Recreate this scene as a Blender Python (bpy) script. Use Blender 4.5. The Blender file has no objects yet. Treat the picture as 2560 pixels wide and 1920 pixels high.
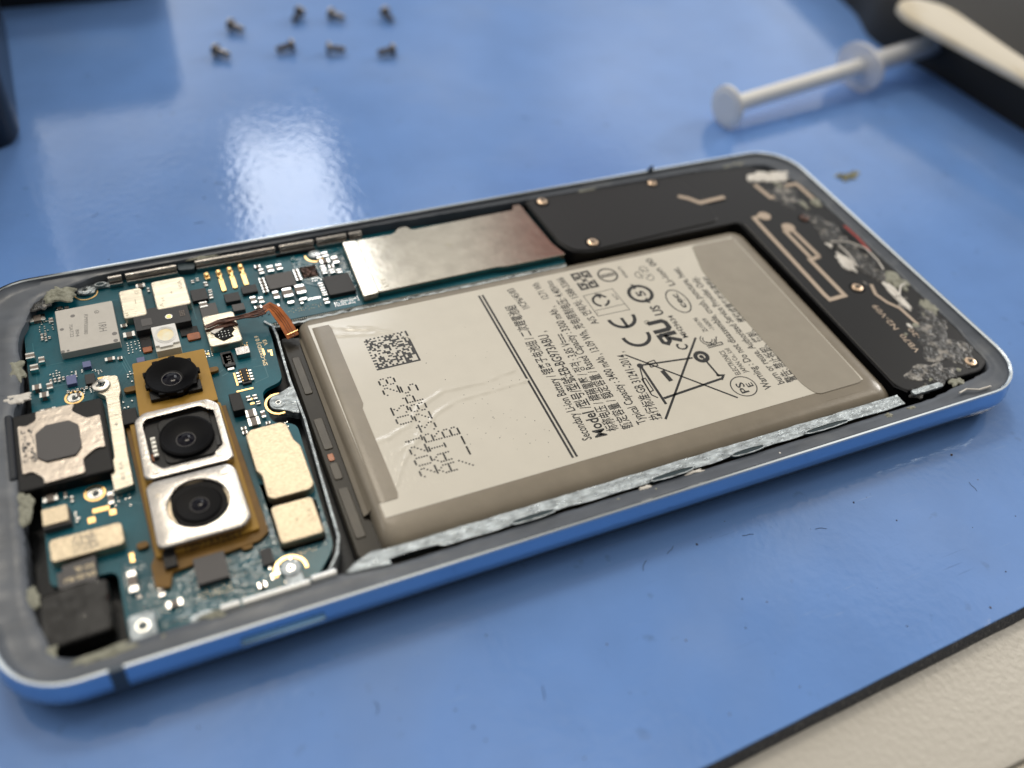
import bpy, math, random
from mathutils import Vector, Matrix, noise
random.seed(7)
sc = bpy.context.scene
S = 0.1                                    # one millimetre = 0.1 unit

# ------------------------------------------------------------------ camera
cam = bpy.data.cameras.new('camera'); co = bpy.data.objects.new('camera', cam); sc.collection.objects.link(co)
v = Vector((-0.739, 0.242, 0.355)); Rw2c = Matrix.Rotation(v.length, 3, v.normalized())
co.matrix_world = Matrix.Translation(Vector((24.77, -56.582, 103.357)) * S) @ Rw2c.transposed().to_4x4()
cam.sensor_width = 36; cam.lens = 36 * 2300 / 2560; cam.clip_start = 0.5; cam.clip_end = 3000
cam.dof.use_dof = True; cam.dof.focus_distance = 13.5; cam.dof.aperture_fstop = 32.34 / 315
sc.camera = co

# ------------------------------------------------------------------ room light
w = bpy.data.worlds.new('World'); sc.world = w; w.use_nodes = True
nt = w.node_tree; N = nt.nodes; Lk = nt.links; N.clear()
out = N.new('ShaderNodeOutputWorld'); bg = N.new('ShaderNodeBackground'); tc = N.new('ShaderNodeTexCoord')
sep = N.new('ShaderNodeSeparateXYZ'); cr = N.new('ShaderNodeValToRGB')
Lk.new(tc.outputs['Generated'], sep.inputs[0]); Lk.new(sep.outputs['Z'], cr.inputs[0])
cr.color_ramp.elements[0].position = 0.0; cr.color_ramp.elements[0].color = (.10, .11, .13, 1)
cr.color_ramp.elements[1].position = 0.8; cr.color_ramp.elements[1].color = (.60, .57, .52, 1)
e = cr.color_ramp.elements.new(0.35); e.color = (.44, .45, .46, 1)
nz = N.new('ShaderNodeTexNoise'); nz.inputs['Scale'].default_value = 3.4; Lk.new(tc.outputs['Generated'], nz.inputs[0])
mr = N.new('ShaderNodeMapRange'); mr.inputs[1].default_value = .38; mr.inputs[2].default_value = .62; mr.inputs[3].default_value = .35; mr.inputs[4].default_value = 1.55
Lk.new(nz.outputs[0], mr.inputs[0])
mu = N.new('ShaderNodeMix'); mu.data_type = 'RGBA'; mu.blend_type = 'MULTIPLY'; mu.inputs[0].default_value = 1
Lk.new(cr.outputs[0], mu.inputs[6]); Lk.new(mr.outputs[0], mu.inputs[7])
# dimmer towards -y; red spot added to the world for the shield plate's reflection
my_ = N.new('ShaderNodeMapRange'); my_.inputs[1].default_value = -.6; my_.inputs[2].default_value = .75; my_.inputs[3].default_value = .30; my_.inputs[4].default_value = 1.7; Lk.new(sep.outputs['Y'], my_.inputs[0])
mv = N.new('ShaderNodeMix'); mv.data_type = 'RGBA'; mv.blend_type = 'MULTIPLY'; mv.inputs[0].default_value = 1; Lk.new(mu.outputs[2], mv.inputs[6]); Lk.new(my_.outputs[0], mv.inputs[7]); mu = mv
dt = N.new('ShaderNodeVectorMath'); dt.operation = 'DISTANCE'; dt.inputs[1].default_value = (.43, .69, .58); Lk.new(tc.outputs['Generated'], dt.inputs[0])
m2 = N.new('ShaderNodeMapRange'); m2.inputs[1].default_value = .02; m2.inputs[2].default_value = .12; m2.inputs[3].default_value = 1; m2.inputs[4].default_value = 0; Lk.new(dt.outputs['Value'], m2.inputs[0])
mx = N.new('ShaderNodeMix'); mx.data_type = 'RGBA'; Lk.new(m2.outputs[0], mx.inputs[0]); Lk.new(mu.outputs[2], mx.inputs[6]); mx.inputs[7].default_value = (.26, .045, .04, 1)
Lk.new(mx.outputs[2], bg.inputs[0]); bg.inputs[1].default_value = 0.88; Lk.new(bg.outputs[0], out.inputs[0])

def lamp(name, x, y, z, sx, sy, watts, col, rz=0):
    l = bpy.data.lights.new(name, 'AREA'); l.shape = 'RECTANGLE'; l.size = sx * S; l.size_y = sy * S; l.energy = watts; l.color = col
    o = bpy.data.objects.new(name, l); o.location = Vector((x, y, z)) * S; o.rotation_euler = (0, 0, rz); sc.collection.objects.link(o); return o
lamp('ceiling_or_fill_lamp', 455, 2060, 1500, 270, 980, 46000, (.96, .98, 1), math.radians(-6))
lamp('ceiling_or_fill_lamp', 120, 1010, 1500, 340, 240, 42000, (1, .90, .74))
lamp('ceiling_or_fill_lamp', -1350, 1050, 1500, 600, 600, 35000, (1, .96, .9))  # added fill light, placed where its reflection misses the phone
lamp('ceiling_or_fill_lamp', 3500, 1000, 1500, 600, 600, 650000, (1, .96, .9))  # second added fill, moved out of the mat's visible reflections
lamp('ceiling_or_fill_lamp', 1620, 140, 1500, 500, 330, 30000, (1, .92, .8))
sc.view_settings.view_transform = 'Standard'; sc.view_settings.look = 'None'; sc.view_settings.gamma = 1
sc.view_settings.use_curve_mapping = False; sc.view_settings.exposure = 0.47
sc.cycles.use_denoising = True; sc.cycles.max_bounces = 8; sc.cycles.sample_clamp_indirect = 6; sc.cycles.caustics_reflective = False

# ------------------------------------------------------------------ materials
MATS = {}
def mat(name, col, rough=.5, metal=0., bump=0., bscale=20., var=0., vscale=4., coat=0., alpha=1., trans=0., spec=.5, col2=None, cscale=3., lo=.45, hi=.55, stretch=None, rvar=0., ior=1.45, aniso=None, detail=4):
    m = bpy.data.materials.new(name); m.use_nodes = True; nt = m.node_tree; n = nt.nodes; L = nt.links
    b = n['Principled BSDF']; b.inputs['Base Color'].default_value = (*col, 1); b.inputs['Roughness'].default_value = rough; b.inputs['Metallic'].default_value = metal
    b.inputs['Coat Weight'].default_value = coat; b.inputs['Coat Roughness'].default_value = .08; b.inputs['Alpha'].default_value = alpha; b.inputs['Transmission Weight'].default_value = trans
    b.inputs['Specular IOR Level'].default_value = spec; b.inputs['IOR'].default_value = ior
    g = n.new('ShaderNodeTexCoord'); src = g.outputs['Object']
    if stretch:
        mp = n.new('ShaderNodeMapping'); mp.inputs['Scale'].default_value = stretch; L.new(src, mp.inputs[0]); src = mp.outputs[0]
    c = None
    if col2:
        t = n.new('ShaderNodeTexNoise'); t.inputs['Scale'].default_value = cscale; t.inputs['Detail'].default_value = 6; L.new(src, t.inputs[0])
        r = n.new('ShaderNodeMapRange'); r.inputs[1].default_value = lo; r.inputs[2].default_value = hi; L.new(t.outputs[0], r.inputs[0])
        x = n.new('ShaderNodeMix'); x.data_type = 'RGBA'; L.new(r.outputs[0], x.inputs[0]); x.inputs[6].default_value = (*col, 1); x.inputs[7].default_value = (*col2, 1); c = x.outputs[2]
    if var:
        t = n.new('ShaderNodeTexNoise'); t.inputs['Scale'].default_value = vscale; t.inputs['Detail'].default_value = 5; L.new(src, t.inputs[0])
        r = n.new('ShaderNodeMapRange'); r.inputs[1].default_value = .3; r.inputs[2].default_value = .7; r.inputs[3].default_value = 1 - var; r.inputs[4].default_value = 1 + var; L.new(t.outputs[0], r.inputs[0])
        x = n.new('ShaderNodeMix'); x.data_type = 'RGBA'; x.blend_type = 'MULTIPLY'; x.inputs[0].default_value = 1; x.inputs[6].default_value = (*col, 1)
        if c: L.new(c, x.inputs[6])
        L.new(r.outputs[0], x.inputs[7]); c = x.outputs[2]
    if c: L.new(c, b.inputs['Base Color'])
    if rvar:
        t = n.new('ShaderNodeTexNoise'); t.inputs['Scale'].default_value = vscale * 1.7; t.inputs['Detail'].default_value = 6; L.new(src, t.inputs[0])
        r = n.new('ShaderNodeMapRange'); r.inputs[1].default_value = .3; r.inputs[2].default_value = .7; r.inputs[3].default_value = max(.02, rough - rvar); r.inputs[4].default_value = rough + rvar; L.new(t.outputs[0], r.inputs[0]); L.new(r.outputs[0], b.inputs['Roughness'])
    if bump:
        t = n.new('ShaderNodeTexNoise'); t.inputs['Scale'].default_value = bscale; t.inputs['Detail'].default_value = detail; L.new(src, t.inputs[0])
        bp = n.new('ShaderNodeBump'); bp.inputs['Strength'].default_value = 1; bp.inputs['Distance'].default_value = bump; L.new(t.outputs[0], bp.inputs['Height']); L.new(bp.outputs[0], b.inputs['Normal'])
    MATS[name] = m; return m
M_mat = mat('blue_silicone', (.158, .305, .665), .06, bump=.0034, bscale=7, var=.05, vscale=.9, rvar=.03, spec=.5, detail=2)
def scuffs(m):
    nt = m.node_tree; n = nt.nodes; L = nt.links; b = n['Principled BSDF']; src = b.inputs['Base Color'].links[0].from_socket; g = n.new('ShaderNodeTexCoord')
    cur = src
    for k, (sc_, rot, lo, hi, colr, dens) in enumerate((((1.2, 26, 1), .5, .70, .78, (.34, .46, .70, 1), .35), ((.9, 30, 1), -.9, .71, .79, (.07, .14, .34, 1), .4), ((1.6, 22, 1), 1.9, .71, .8, (.34, .45, .68, 1), .3), ((3, 3, 3), 0, .66, .76, (.10, .18, .36, 1), .5), ((.35, .35, .35), 0, .55, .8, (.22, .34, .62, 1), .5))):
        mp = n.new('ShaderNodeMapping'); mp.inputs['Scale'].default_value = sc_; mp.inputs['Rotation'].default_value = (0, 0, rot); L.new(g.outputs['Object'], mp.inputs[0])
        t = n.new('ShaderNodeTexNoise'); t.inputs['Scale'].default_value = 1.0; t.inputs['Detail'].default_value = 2 if k < 3 else 5; L.new(mp.outputs[0], t.inputs[0])
        r_ = n.new('ShaderNodeMapRange'); r_.inputs[1].default_value = lo; r_.inputs[2].default_value = hi; r_.inputs[4].default_value = dens; L.new(t.outputs[0], r_.inputs[0])
        x = n.new('ShaderNodeMix'); x.data_type = 'RGBA'; L.new(r_.outputs[0], x.inputs[0]); L.new(cur, x.inputs[6]); x.inputs[7].default_value = colr; cur = x.outputs[2]
    L.new(cur, b.inputs['Base Color'])
scuffs(M_mat)
M_matedge = mat('mat_edge_rubber', (.05, .055, .07), .5, bump=.02, bscale=30, col2=(.16, .16, .17), cscale=22, lo=.56, hi=.64)
M_table = mat('cream_laminate', (.60, .565, .50), .28, bump=.008, bscale=11, spec=.6, detail=2)
M_tabedge = mat('cream_edge_trim', (.5, .45, .36), .3)
M_floor = mat('dark_floor', (.02, .02, .02), .6)
M_rail = mat('blue_polished_aluminium', (.30, .47, .67), .14, 1., bump=.0006, bscale=8, stretch=(.15, 1, 1))
M_front = mat('curved_black_glass', (.006, .007, .010), .08, spec=.4)
M_band = mat('blue_grey_plastic', (.045, .07, .10), .4)
M_bevel = mat('highlight_bevel', (.72, .78, .82), .15, 1.)  # paler than the rail: the rim's white highlight line put into the colour
M_ledge = mat('grey_adhesive_ledge', (.095, .108, .13), .36, spec=.42, bump=.0015, bscale=5, var=.15, vscale=3, rvar=.10, col2=(.19, .20, .21), cscale=1.6, lo=.56, hi=.8, stretch=(.5, 1, 1))
M_inner = mat('dark_cavity', (.02, .022, .025), .45, .3, bump=.004, bscale=20)
M_silver = mat('bare_milled_magnesium', (.40, .44, .46), .40, .8, bump=.02, bscale=34, var=.45, vscale=14, rvar=.2, stretch=(.4, 1, 1))
M_slot = mat('slot_shadow_plastic', (.035, .055, .065), .25)  # dark colour stands for shade in slots, holes and screw crosses; also the clip
M_pcb = mat('teal_solder_mask', (.001, .095, .13), .42, coat=.12, spec=.35, var=.28, vscale=1.6, bump=.0025, bscale=16)
M_pcbw = mat('teal_mask_under_lacquer', (.002, .085, .115), .10, spec=.9, coat=0, bump=.075, bscale=5, stretch=(.55, 1, 1), var=.3, vscale=2)
M_edgepcb = mat('board_edge', (.30, .32, .30), .5, .3)
M_trace = mat('faint_trace', (.010, .14, .18), .35)
M_gold = mat('gold_pad', (.95, .62, .26), .28, 1., var=.1)
M_silk = mat('gold_silkscreen', (.62, .52, .34), .4, .5)
M_can = mat('brushed_shield_can', (.60, .55, .45), .34, .9, bump=.006, bscale=22, stretch=(.25, 2.2, 1), var=.14, vscale=9)
M_cang = mat('grained_shield_can', (.56, .47, .34), .38, .85, bump=.008, bscale=34, var=.16, vscale=34, stretch=(.6, 1, 1))
M_plate = mat('satin_shield_plate', (.44, .41, .35), .13, 1., bump=.0008, bscale=9, var=.10, vscale=4)
M_chip = mat('black_epoxy', (.022, .022, .024), .5, bump=.0015, bscale=60)
M_chipg = mat('grey_epoxy', (.085, .08, .08), .5, bump=.0015, bscale=60)
M_chipw = mat('pale_ceramic', (.58, .55, .50), .5, var=.03, vscale=8, bump=.001, bscale=60)
M_mark = mat('grey_laser_mark', (.22, .21, .20), .6)
M_cap = mat('capacitor_ceramic', (.20, .165, .14), .5)
M_tin = mat('tin_solder', (.85, .84, .80), .22, 1.)
M_purp = mat('blue_inductor', (.12, .14, .30), .4)
M_led = mat('white_led_housing', (.80, .77, .68), .45)
M_phos = mat('yellow_phosphor', (.95, .72, .30), .4, col2=(.95, .9, .7), cscale=2)
M_must = mat('mustard_flex_board', (.40, .225, .035), .45, spec=.3, var=.10, vscale=3)
M_brown = mat('brown_flex_board', (.19, .10, .018), .45, spec=.3, var=.15)
M_silf = mat('stamped_steel_frame', (.40, .38, .36), .24, 1., bump=.003, bscale=12, var=.10, vscale=3)
M_blkp = mat('black_plastic', (.010, .010, .011), .38, spec=.25, bump=.002, bscale=30)
M_blkg = mat('black_gloss', (.003, .003, .004), .40, spec=.10)
M_glass = mat('lens_glass', (.003, .003, .008), .05, spec=.14)
M_stamp = mat('stamped_mark', (.30, .27, .20), .4, .8)
M_platemark = mat('pale_plate_mark', (.45, .42, .34), .2, 1.)  # pale metal of the cross and line on the shield plate
M_steel = mat('receiver_steel', (.50, .44, .38), .30, 1., bump=.005, bscale=12, var=.12, vscale=5)
M_screw = mat('screw_steel', (.66, .62, .56), .26, 1.)
M_scrl = mat('dull_screw_steel', (.34, .31, .28), .32, 1.)
M_bscr = mat('brass_screw', (.75, .56, .40), .3, 1.)
M_wrap = mat('taupe_battery_wrap', (.25, .215, .165), .27, bump=.0015, bscale=14, var=.08, vscale=2.5)
M_lab = mat('white_battery_label', (.68, .64, .555), .16, bump=.0012, bscale=3, var=.02, vscale=3)
M_ink = mat('black_print', (.016, .017, .018), .4)
M_stk = mat('translucent_taupe_sticker', (.34, .305, .25), .26, bump=.002, bscale=2.5, var=.04)
M_clear = mat('clear_tape_edge', (.62, .58, .5), .2)
M_cell = mat('smoked_film', (.022, .019, .014), .30, var=.5, vscale=2.2, spec=.25, stretch=(1, .5, 1))
M_film = mat("film_covered_part", (.065, .055, .04), .35, var=.3, vscale=3)
M_cover = mat('matt_black_moulding', (.009, .009, .010), .36, spec=.35, bump=.0012, bscale=40)
M_cop = mat('printed_copper_antenna', (.50, .40, .31), .45, .2)
M_orange = mat('amber_polyimide', (.42, .11, .015), .25, coat=.6, var=.35, vscale=5, trans=.0)
M_burn = mat('torn_brown_flex', (.13, .055, .035), .4, var=.5, vscale=9, bump=.01, bscale=12)
M_glue = mat('greenish_dry_glue', (.30, .30, .235), .5, bump=.02, bscale=14, var=.25, vscale=7, col2=(.17, .17, .13), cscale=7, lo=.5, hi=.64)
M_glueg = mat('grey_torn_adhesive', (.025, .025, .025), .3, bump=.05, bscale=9, col2=(.30, .28, .25), cscale=6, lo=.54, hi=.66)
M_gluew = mat('white_adhesive', (.74, .70, .64), .4, bump=.01, bscale=9, var=.12)
M_foil = mat('wrinkled_black_foil', (.010, .009, .008), .05, spec=.55, bump=.045, bscale=2.4, detail=1)
M_red = mat('red_liner', (.4, .05, .04), .5)
M_wht = mat('white_plastic', (.86, .85, .82), .35, trans=0)
M_whitesee = mat('translucent_plastic', (.80, .80, .82), .35, alpha=.62)
M_wood = mat('pale_wood', (.62, .54, .40), .55, bump=.008, bscale=8, col2=(.72, .66, .55), cscale=2, stretch=(1, .2, 1))
M_case = mat('black_case_plastic', (.012, .012, .012), .5, bump=.003, bscale=20)
M_navy = mat('navy_black_rubber', (.006, .010, .018), .3)
M_crumb = mat('dry_glue_crumb', (.38, .36, .22), .6, var=.3)
M_dust = mat('dark_lint', (.05, .065, .11), .7)
M_dustb = mat('brown_dust', (.10, .07, .05), .7)

# ------------------------------------------------------------------ mesh builder (millimetres in, units out)
def rr(x0, y0, x1, y1, r, n=6):
    if x0 > x1: x0, x1 = x1, x0
    if y0 > y1: y0, y1 = y1, y0
    r = min(r, (x1 - x0) / 2 - 1e-4, (y1 - y0) / 2 - 1e-4); P = []
    for cx, cy, a in ((x1 - r, y0 + r, -90), (x1 - r, y1 - r, 0), (x0 + r, y1 - r, 90), (x0 + r, y0 + r, 180)):
        for k in range(n + 1):
            t = math.radians(a + 90 * k / n); P.append((cx + r * math.cos(t), cy + r * math.sin(t)))
    return P
def area(p): return sum(p[i - 1][0] * p[i][1] - p[i][0] * p[i - 1][1] for i in range(len(p))) / 2
def inset(p, d):
    n = len(p); o = []
    for i in range(n):
        a, b, c = p[i - 1], p[i], p[(i + 1) % n]
        u = Vector((b[0] - a[0], b[1] - a[1])); w2 = Vector((c[0] - b[0], c[1] - b[1]))
        u = u.normalized() if u.length > 1e-9 else w2.normalized(); w2 = w2.normalized() if w2.length > 1e-9 else u
        nn = Vector((-u.y, u.x)) + Vector((-w2.y, w2.x)); q = nn.dot(Vector((-u.y, u.x)))
        nn = nn / max(q, .5) if nn.length > 1e-6 else Vector((-u.y, u.x)); o.append((b[0] + nn.x * d, b[1] + nn.y * d))
    return o
def fillet(pts, r, n=4):
    o = []; m = len(pts)
    for i in range(m):
        a, b, c = Vector(pts[i - 1]), Vector(pts[i]), Vector(pts[(i + 1) % m])
        rad = r[i] if isinstance(r, (list, tuple)) else r
        d = min(rad, (a - b).length * .48, (c - b).length * .48); p = b + (a - b).normalized() * d; q = b + (c - b).normalized() * d
        for k in range(n + 1):
            t = k / n; o.append(tuple(p * (1 - t) ** 2 + b * 2 * t * (1 - t) + q * t * t))
    return o
class MB:
    def __init__(s): s.v = []; s.f = []; s.m = []; s.mats = []
    def mi(s, m):
        if m not in s.mats: s.mats.append(m)
        return s.mats.index(m)
    def add(s, vs, fs, m):
        k = len(s.v); i = s.mi(m); s.v += [tuple(x) for x in vs]; s.f += [tuple(k + j for j in f) for f in fs]; s.m += [i] * len(fs); return s
    def loops(s, L, m, top=True, bot=False, closed=True):      # L: list of (poly2d, z) with equal counts
        n = len(L[0][0]); vs = [(p[0], p[1], z if not callable(z) else z(p)) for P, z in L for p in P]; fs = []
        for k in range(len(L) - 1):
            for i in range(n if closed else n - 1):
                j = (i + 1) % n; fs.append((k * n + i, k * n + j, (k + 1) * n + j, (k + 1) * n + i))
        if top: fs.append(tuple((len(L) - 1) * n + i for i in range(n)))
        if bot: fs.append(tuple(reversed(range(n))))
        return s.add(vs, fs, m)
    def prism(s, P, z0, z1, m, bev=0., bot=False):
        P = list(P)
        if area(P) < 0: P.reverse()
        L = [(P, z0), (P, z1 - bev)]
        if bev: L += [(inset(P, bev * .3), z1 - bev * .3), (inset(P, bev), z1)]
        return s.loops(L, m, True, bot)
    def box(s, x0, y0, x1, y1, z0, z1, m, r=.1, bev=.06, n=3): return s.prism(rr(x0, y0, x1, y1, r, n), z0, z1, m, bev)
    def disc(s, cx, cy, r0, r1, z0, z1, m, n=28, ry=1.):        # ring (r0>0) or disc
        C = [(math.cos(2 * math.pi * k / n), math.sin(2 * math.pi * k / n)) for k in range(n)]
        def lp(r): return [(cx + r * c, cy + r * ry * d) for c, d in C]
        L = [(lp(r1), z0), (lp(r1), z1)]
        if r0: return s.loops(L + [(lp(r0), z1), (lp(r0), z0)], m, False)
        return s.loops(L, m)
    def lathe(s, prof, cx, cy, m, n=28, cap=True):
        C = [(math.cos(2 * math.pi * k / n), math.sin(2 * math.pi * k / n)) for k in range(n)]
        return s.loops([([(cx + r * c, cy + r * d) for c, d in C], z) for r, z in prof], m, cap)
    def line(s, pts, wd, z, m, closed=False, th=0.):            # flat mitred ribbon, z number or function
        pts = [Vector(p) for p in pts]; n = len(pts); A = []; B = []
        for i in range(n):
            a = pts[i - 1] if (i or closed) else None; c = pts[(i + 1) % n] if (i < n - 1 or closed) else None; b = pts[i]
            u = (b - a).normalized() if a is not None else (c - b).normalized(); w2 = (c - b).normalized() if c is not None else u
            nn = Vector((-u.y - w2.y, u.x + w2.x)); nn = nn.normalized() if nn.length > 1e-6 else Vector((-u.y, u.x)); k = wd / 2 / max(.4, nn.dot(Vector((-u.y, u.x))))
            A.append(b + nn * k); B.append(b - nn * k)
        zf = z if callable(z) else (lambda p: z)
        vs = [(p.x, p.y, zf(p)) for p in A + B]; fs = []
        for i in range(n if closed else n - 1):
            j = (i + 1) % n; fs.append((n + i, n + j, j, i))
        if th:
            k = len(vs); vs += [(x, y, q - th) for x, y, q in vs]
            for i in range(n if closed else n - 1):
                j = (i + 1) % n; fs += [(i, j, k + j, k + i), (k + n + i, k + n + j, n + j, n + i)]
            if not closed: fs += [(0, k, k + n, n), (n - 1, 2 * n - 1, k + 2 * n - 1, k + n - 1)]
        return s.add(vs, fs, m)
    def tube(s, pts, r, m, n=10, rad=None):
        pts = [Vector(p) for p in pts]; vs = []; fs = []
        for i, p in enumerate(pts):
            d = (pts[min(i + 1, len(pts) - 1)] - pts[max(i - 1, 0)]).normalized(); a = d.cross(Vector((0, 0, 1))); a = a.normalized() if a.length > 1e-3 else Vector((1, 0, 0)); b = d.cross(a)
            q = rad[i] if rad else r
            vs += [p + (a * math.cos(2 * math.pi * k / n) + b * math.sin(2 * math.pi * k / n)) * q for k in range(n)]
        for i in range(len(pts) - 1):
            for k in range(n): fs.append((i * n + k, i * n + (k + 1) % n, (i + 1) * n + (k + 1) % n, (i + 1) * n + k))
        fs += [tuple(range(n)), tuple(reversed(range(len(vs) - n, len(vs))))]
        return s.add(vs, fs, m)
    def lump(s, cx, cy, z, rx, ry, h, m, amp=.35, seed=0, n=22, rings=7, fr=1.6):   # irregular low blob
        vs = [(cx, cy, z + h)]; fs = []
        for k in range(1, rings + 1):
            t = k / rings
            for i in range(n):
                a = 2 * math.pi * i / n; q = 1 + amp * 1.6 * noise.noise(Vector((math.cos(a) * fr, math.sin(a) * fr, seed * 3.7)))
                x = cx + rx * t * q * math.cos(a); y = cy + ry * t * q * math.sin(a)
                hh = h * math.sqrt(max(0, 1 - t * t)) * (1 + amp * 2 * noise.noise(Vector((x * 1.7, y * 1.7, seed)))) - (.08 if k == rings else 0)
                vs.append((x, y, z + hh))
        for i in range(n): fs.append((0, 1 + i, 1 + (i + 1) % n))
        for k in range(rings - 1):
            for i in range(n): j = (i + 1) % n; fs.append((1 + k * n + i, 1 + (k + 1) * n + i, 1 + (k + 1) * n + j, 1 + k * n + j))
        return s.add(vs, fs, m)
    def text(s, body, p0, p1, h, z, m, bold=0., flip=False):       # p0 start / p1 end of the line's middle; h = letter height
        c = bpy.data.curves.new('lettering', 'FONT'); c.body = body; c.size = 1; c.offset = bold; c.resolution_u = 2
        o = bpy.data.objects.new('lettering', c); sc.collection.objects.link(o)
        me = bpy.data.meshes.new_from_object(o.evaluated_get(bpy.context.evaluated_depsgraph_get()))
        xs = [q.co.x for q in me.vertices]
        if xs:
            x0, x1 = min(xs), max(xs); p0 = Vector(p0); p1 = Vector(p1); u = (p1 - p0) / (x1 - x0); ud = (p1 - p0).normalized(); up = Vector((-ud.y, ud.x)) * h / .72
            if flip: up = -up
            zf = z if callable(z) else (lambda p: z); vs = []
            for q in me.vertices:
                p = p0 + u * (q.co.x - x0) + up * (q.co.y - .36); vs.append((p.x, p.y, zf(p)))
            s.add(vs, [tuple(f.vertices) for f in me.polygons], m)
        bpy.data.objects.remove(o); bpy.data.curves.remove(c); bpy.data.meshes.remove(me); return s
    def build(s, name, parent=None, label=None, cat=None, group=None, kind=None, origin=(0, 0, 0), smooth=22):
        me = bpy.data.meshes.new(name); O = Vector(origin)
        me.from_pydata([(Vector(q) - O) * S for q in s.v], [], s.f); me.validate()
        for m in s.mats: me.materials.append(m)
        if len(me.polygons) == len(s.m): me.polygons.foreach_set('material_index', s.m)
        me.shade_smooth(); me.set_sharp_from_angle(angle=math.radians(smooth)); me.update()
        o = bpy.data.objects.new(name, me); sc.collection.objects.link(o); o.location = O * S
        if parent is not None: o.parent = parent; o.location = (O - Vector(ORG.get(parent.name, (0, 0, 0)))) * S
        ORG[o.name] = tuple(O); tag(o, label, cat, group, kind); return o
ORG = {}
def tag(o, label=None, cat=None, group=None, kind=None):
    if label: o['label'] = label
    if cat: o['category'] = cat
    if group: o['group'] = group
    if kind: o['kind'] = kind
def empty(name, loc, label, cat, group=None, rot=(0, 0, 0)):
    o = bpy.data.objects.new(name, None); o.empty_display_size = .2; sc.collection.objects.link(o); o.location = Vector(loc) * S; o.rotation_euler = rot
    ORG[o.name] = tuple(loc); tag(o, label, cat, group); return o

# ------------------------------------------------------------------ setting: mat, table, floor
ea, eb = Vector((70.7, -31.0)), Vector((122.7, -28.7)); sl = (eb.y - ea.y) / (eb.x - ea.x)
def edge(x): return ea.y + (x - ea.x) * sl
b = MB()
x0, x1, y1 = -260, 420, 420
xs = [x0 + (x1 - x0) * k / 200 for k in range(201)]
near = [(x, edge(x) + .05 * noise.noise(Vector((x * .25, 0, 0)))) for x in xs]
P = near + [(x1, y1), (x0, y1)]
b.loops([(P, -.3), (P, -.1), (inset(P, .1), 0)], M_mat); b.build('work_mat', kind='structure')
b = MB(); P2 = [(x, y + .12) for x, y in near] + [(x1, y1), (x0, y1)]; P3 = [(x, y - .68 + .08 * noise.noise(Vector((x * .5, 3, 0)))) for x, y in near] + [(x1, y1), (x0, y1)]; b.loops([(P3, -2.7), (P3, -2.3), (P2, -.31)], M_matedge); b.build('mat_underlayer', kind='structure')
b = MB(); yb = -44.4
b.loops([([(-400, yb), (600, yb), (600, 700), (-400, 700)], -4.0), ([(-400, yb + .4), (600, yb + .4), (600, 700), (-400, 700)], -2.9), ([(-400, yb + 1.3), (600, yb + 1.3), (600, 700), (-400, 700)], -2.705)], M_table)
b.build('table_top', kind='structure')
b = MB(); b.loops([([(-400, yb - .6), (600, yb - .6), (600, yb), (-400, yb)], -22), ([(-400, yb - .6), (600, yb - .6), (600, yb), (-400, yb)], -3.6)], M_tabedge); b.build('table_edge', kind='structure')
b = MB(); b.add([(-3000, -3000, -760), (3000, -3000, -760), (3000, 3000, -760), (-3000, 3000, -760)], [(0, 1, 2, 3)], M_floor); b.build('floor', kind='structure')

# ------------------------------------------------------------------ the phone
L_, W_, R_ = 149.9, 70.4, 8.4
phone = empty('smartphone', (75, 35, 0), 'opened blue smartphone with its rear cover off, showing circuit board, cameras and battery', 'smartphone')
def rim(off, z, ol=0, on=0, orr=0, of=0, n=10): return (rr(off + ol, off + on, L_ - off - orr, W_ - off - of, max(R_ - off * 1., 1.2), n), z)
b = MB()   # side rail, outside profile
b.loops([rim(.2, 2.9), rim(-.30, 3.3), rim(-.45, 4.1), rim(-.25, 5.2), rim(.0, 6.3), rim(.03, 6.72)], M_rail, False, False)
rail = b.build('side_rail', phone, smooth=60)
b = MB(); b.loops([rim(4.2, .3), rim(2.4, .34), rim(1.1, .8), rim(.3, 1.7), rim(-.12, 2.7), rim(-.2, 3.15), rim(.1, 3.2)], M_front, False, True); b.build('front_glass', phone, smooth=60)
b = MB(); b.loops([rim(.03, 6.72), rim(.14, 6.98), rim(.42, 7.0), rim(.6, 6.86)], M_bevel, False); b.build('bevel_rim', rail, smooth=20)
# inner opening of the ledge
inn = fillet([(6.2, 3.6), (26, 3.6), (37, 4.1), (44, 3.0), (131, 3.0), (146.0, 5.0), (147.0, 16), (147.2, 55), (144.5, 66.5), (128, 68.2), (60, 69.2), (18, 69.0), (8.5, 65.5), (5.8, 58), (5.6, 47), (4.2, 43), (4.2, 12)], 2.2, 5)
def resample(P, n):
    Ls = [0]
    for i in range(len(P)): Ls.append(Ls[-1] + (Vector(P[(i + 1) % len(P)]) - Vector(P[i])).length)
    o = []; j = 0
    for k in range(n):
        t = Ls[-1] * k / n
        while Ls[j + 1] < t: j += 1
        q = (t - Ls[j]) / max(1e-9, Ls[j + 1] - Ls[j]); o.append(tuple(Vector(P[j]).lerp(Vector(P[(j + 1) % len(P)]), q)))
    return o
NN = 520
inn = resample(inn, NN)
cen = Vector((75, 35))
outp = rr(.58, .58, L_ - .58, W_ - .58, R_ - .58, 12)
def hit(P, q):     # nearest point of closed polyline P to q
    best = None
    for i in range(len(P)):
        a = Vector(P[i]); c = Vector(P[(i + 1) % len(P)]); d = c - a
        t = max(0, min(1, (q - a).dot(d) / max(d.length_squared, 1e-9))); e = a + d * t; l = (e - q).length
        if best is None or l < best[0]: best = (l, e)
    return best[1]
outm = [tuple(hit(outp, Vector(p))) for p in inn]
rag = []
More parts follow.
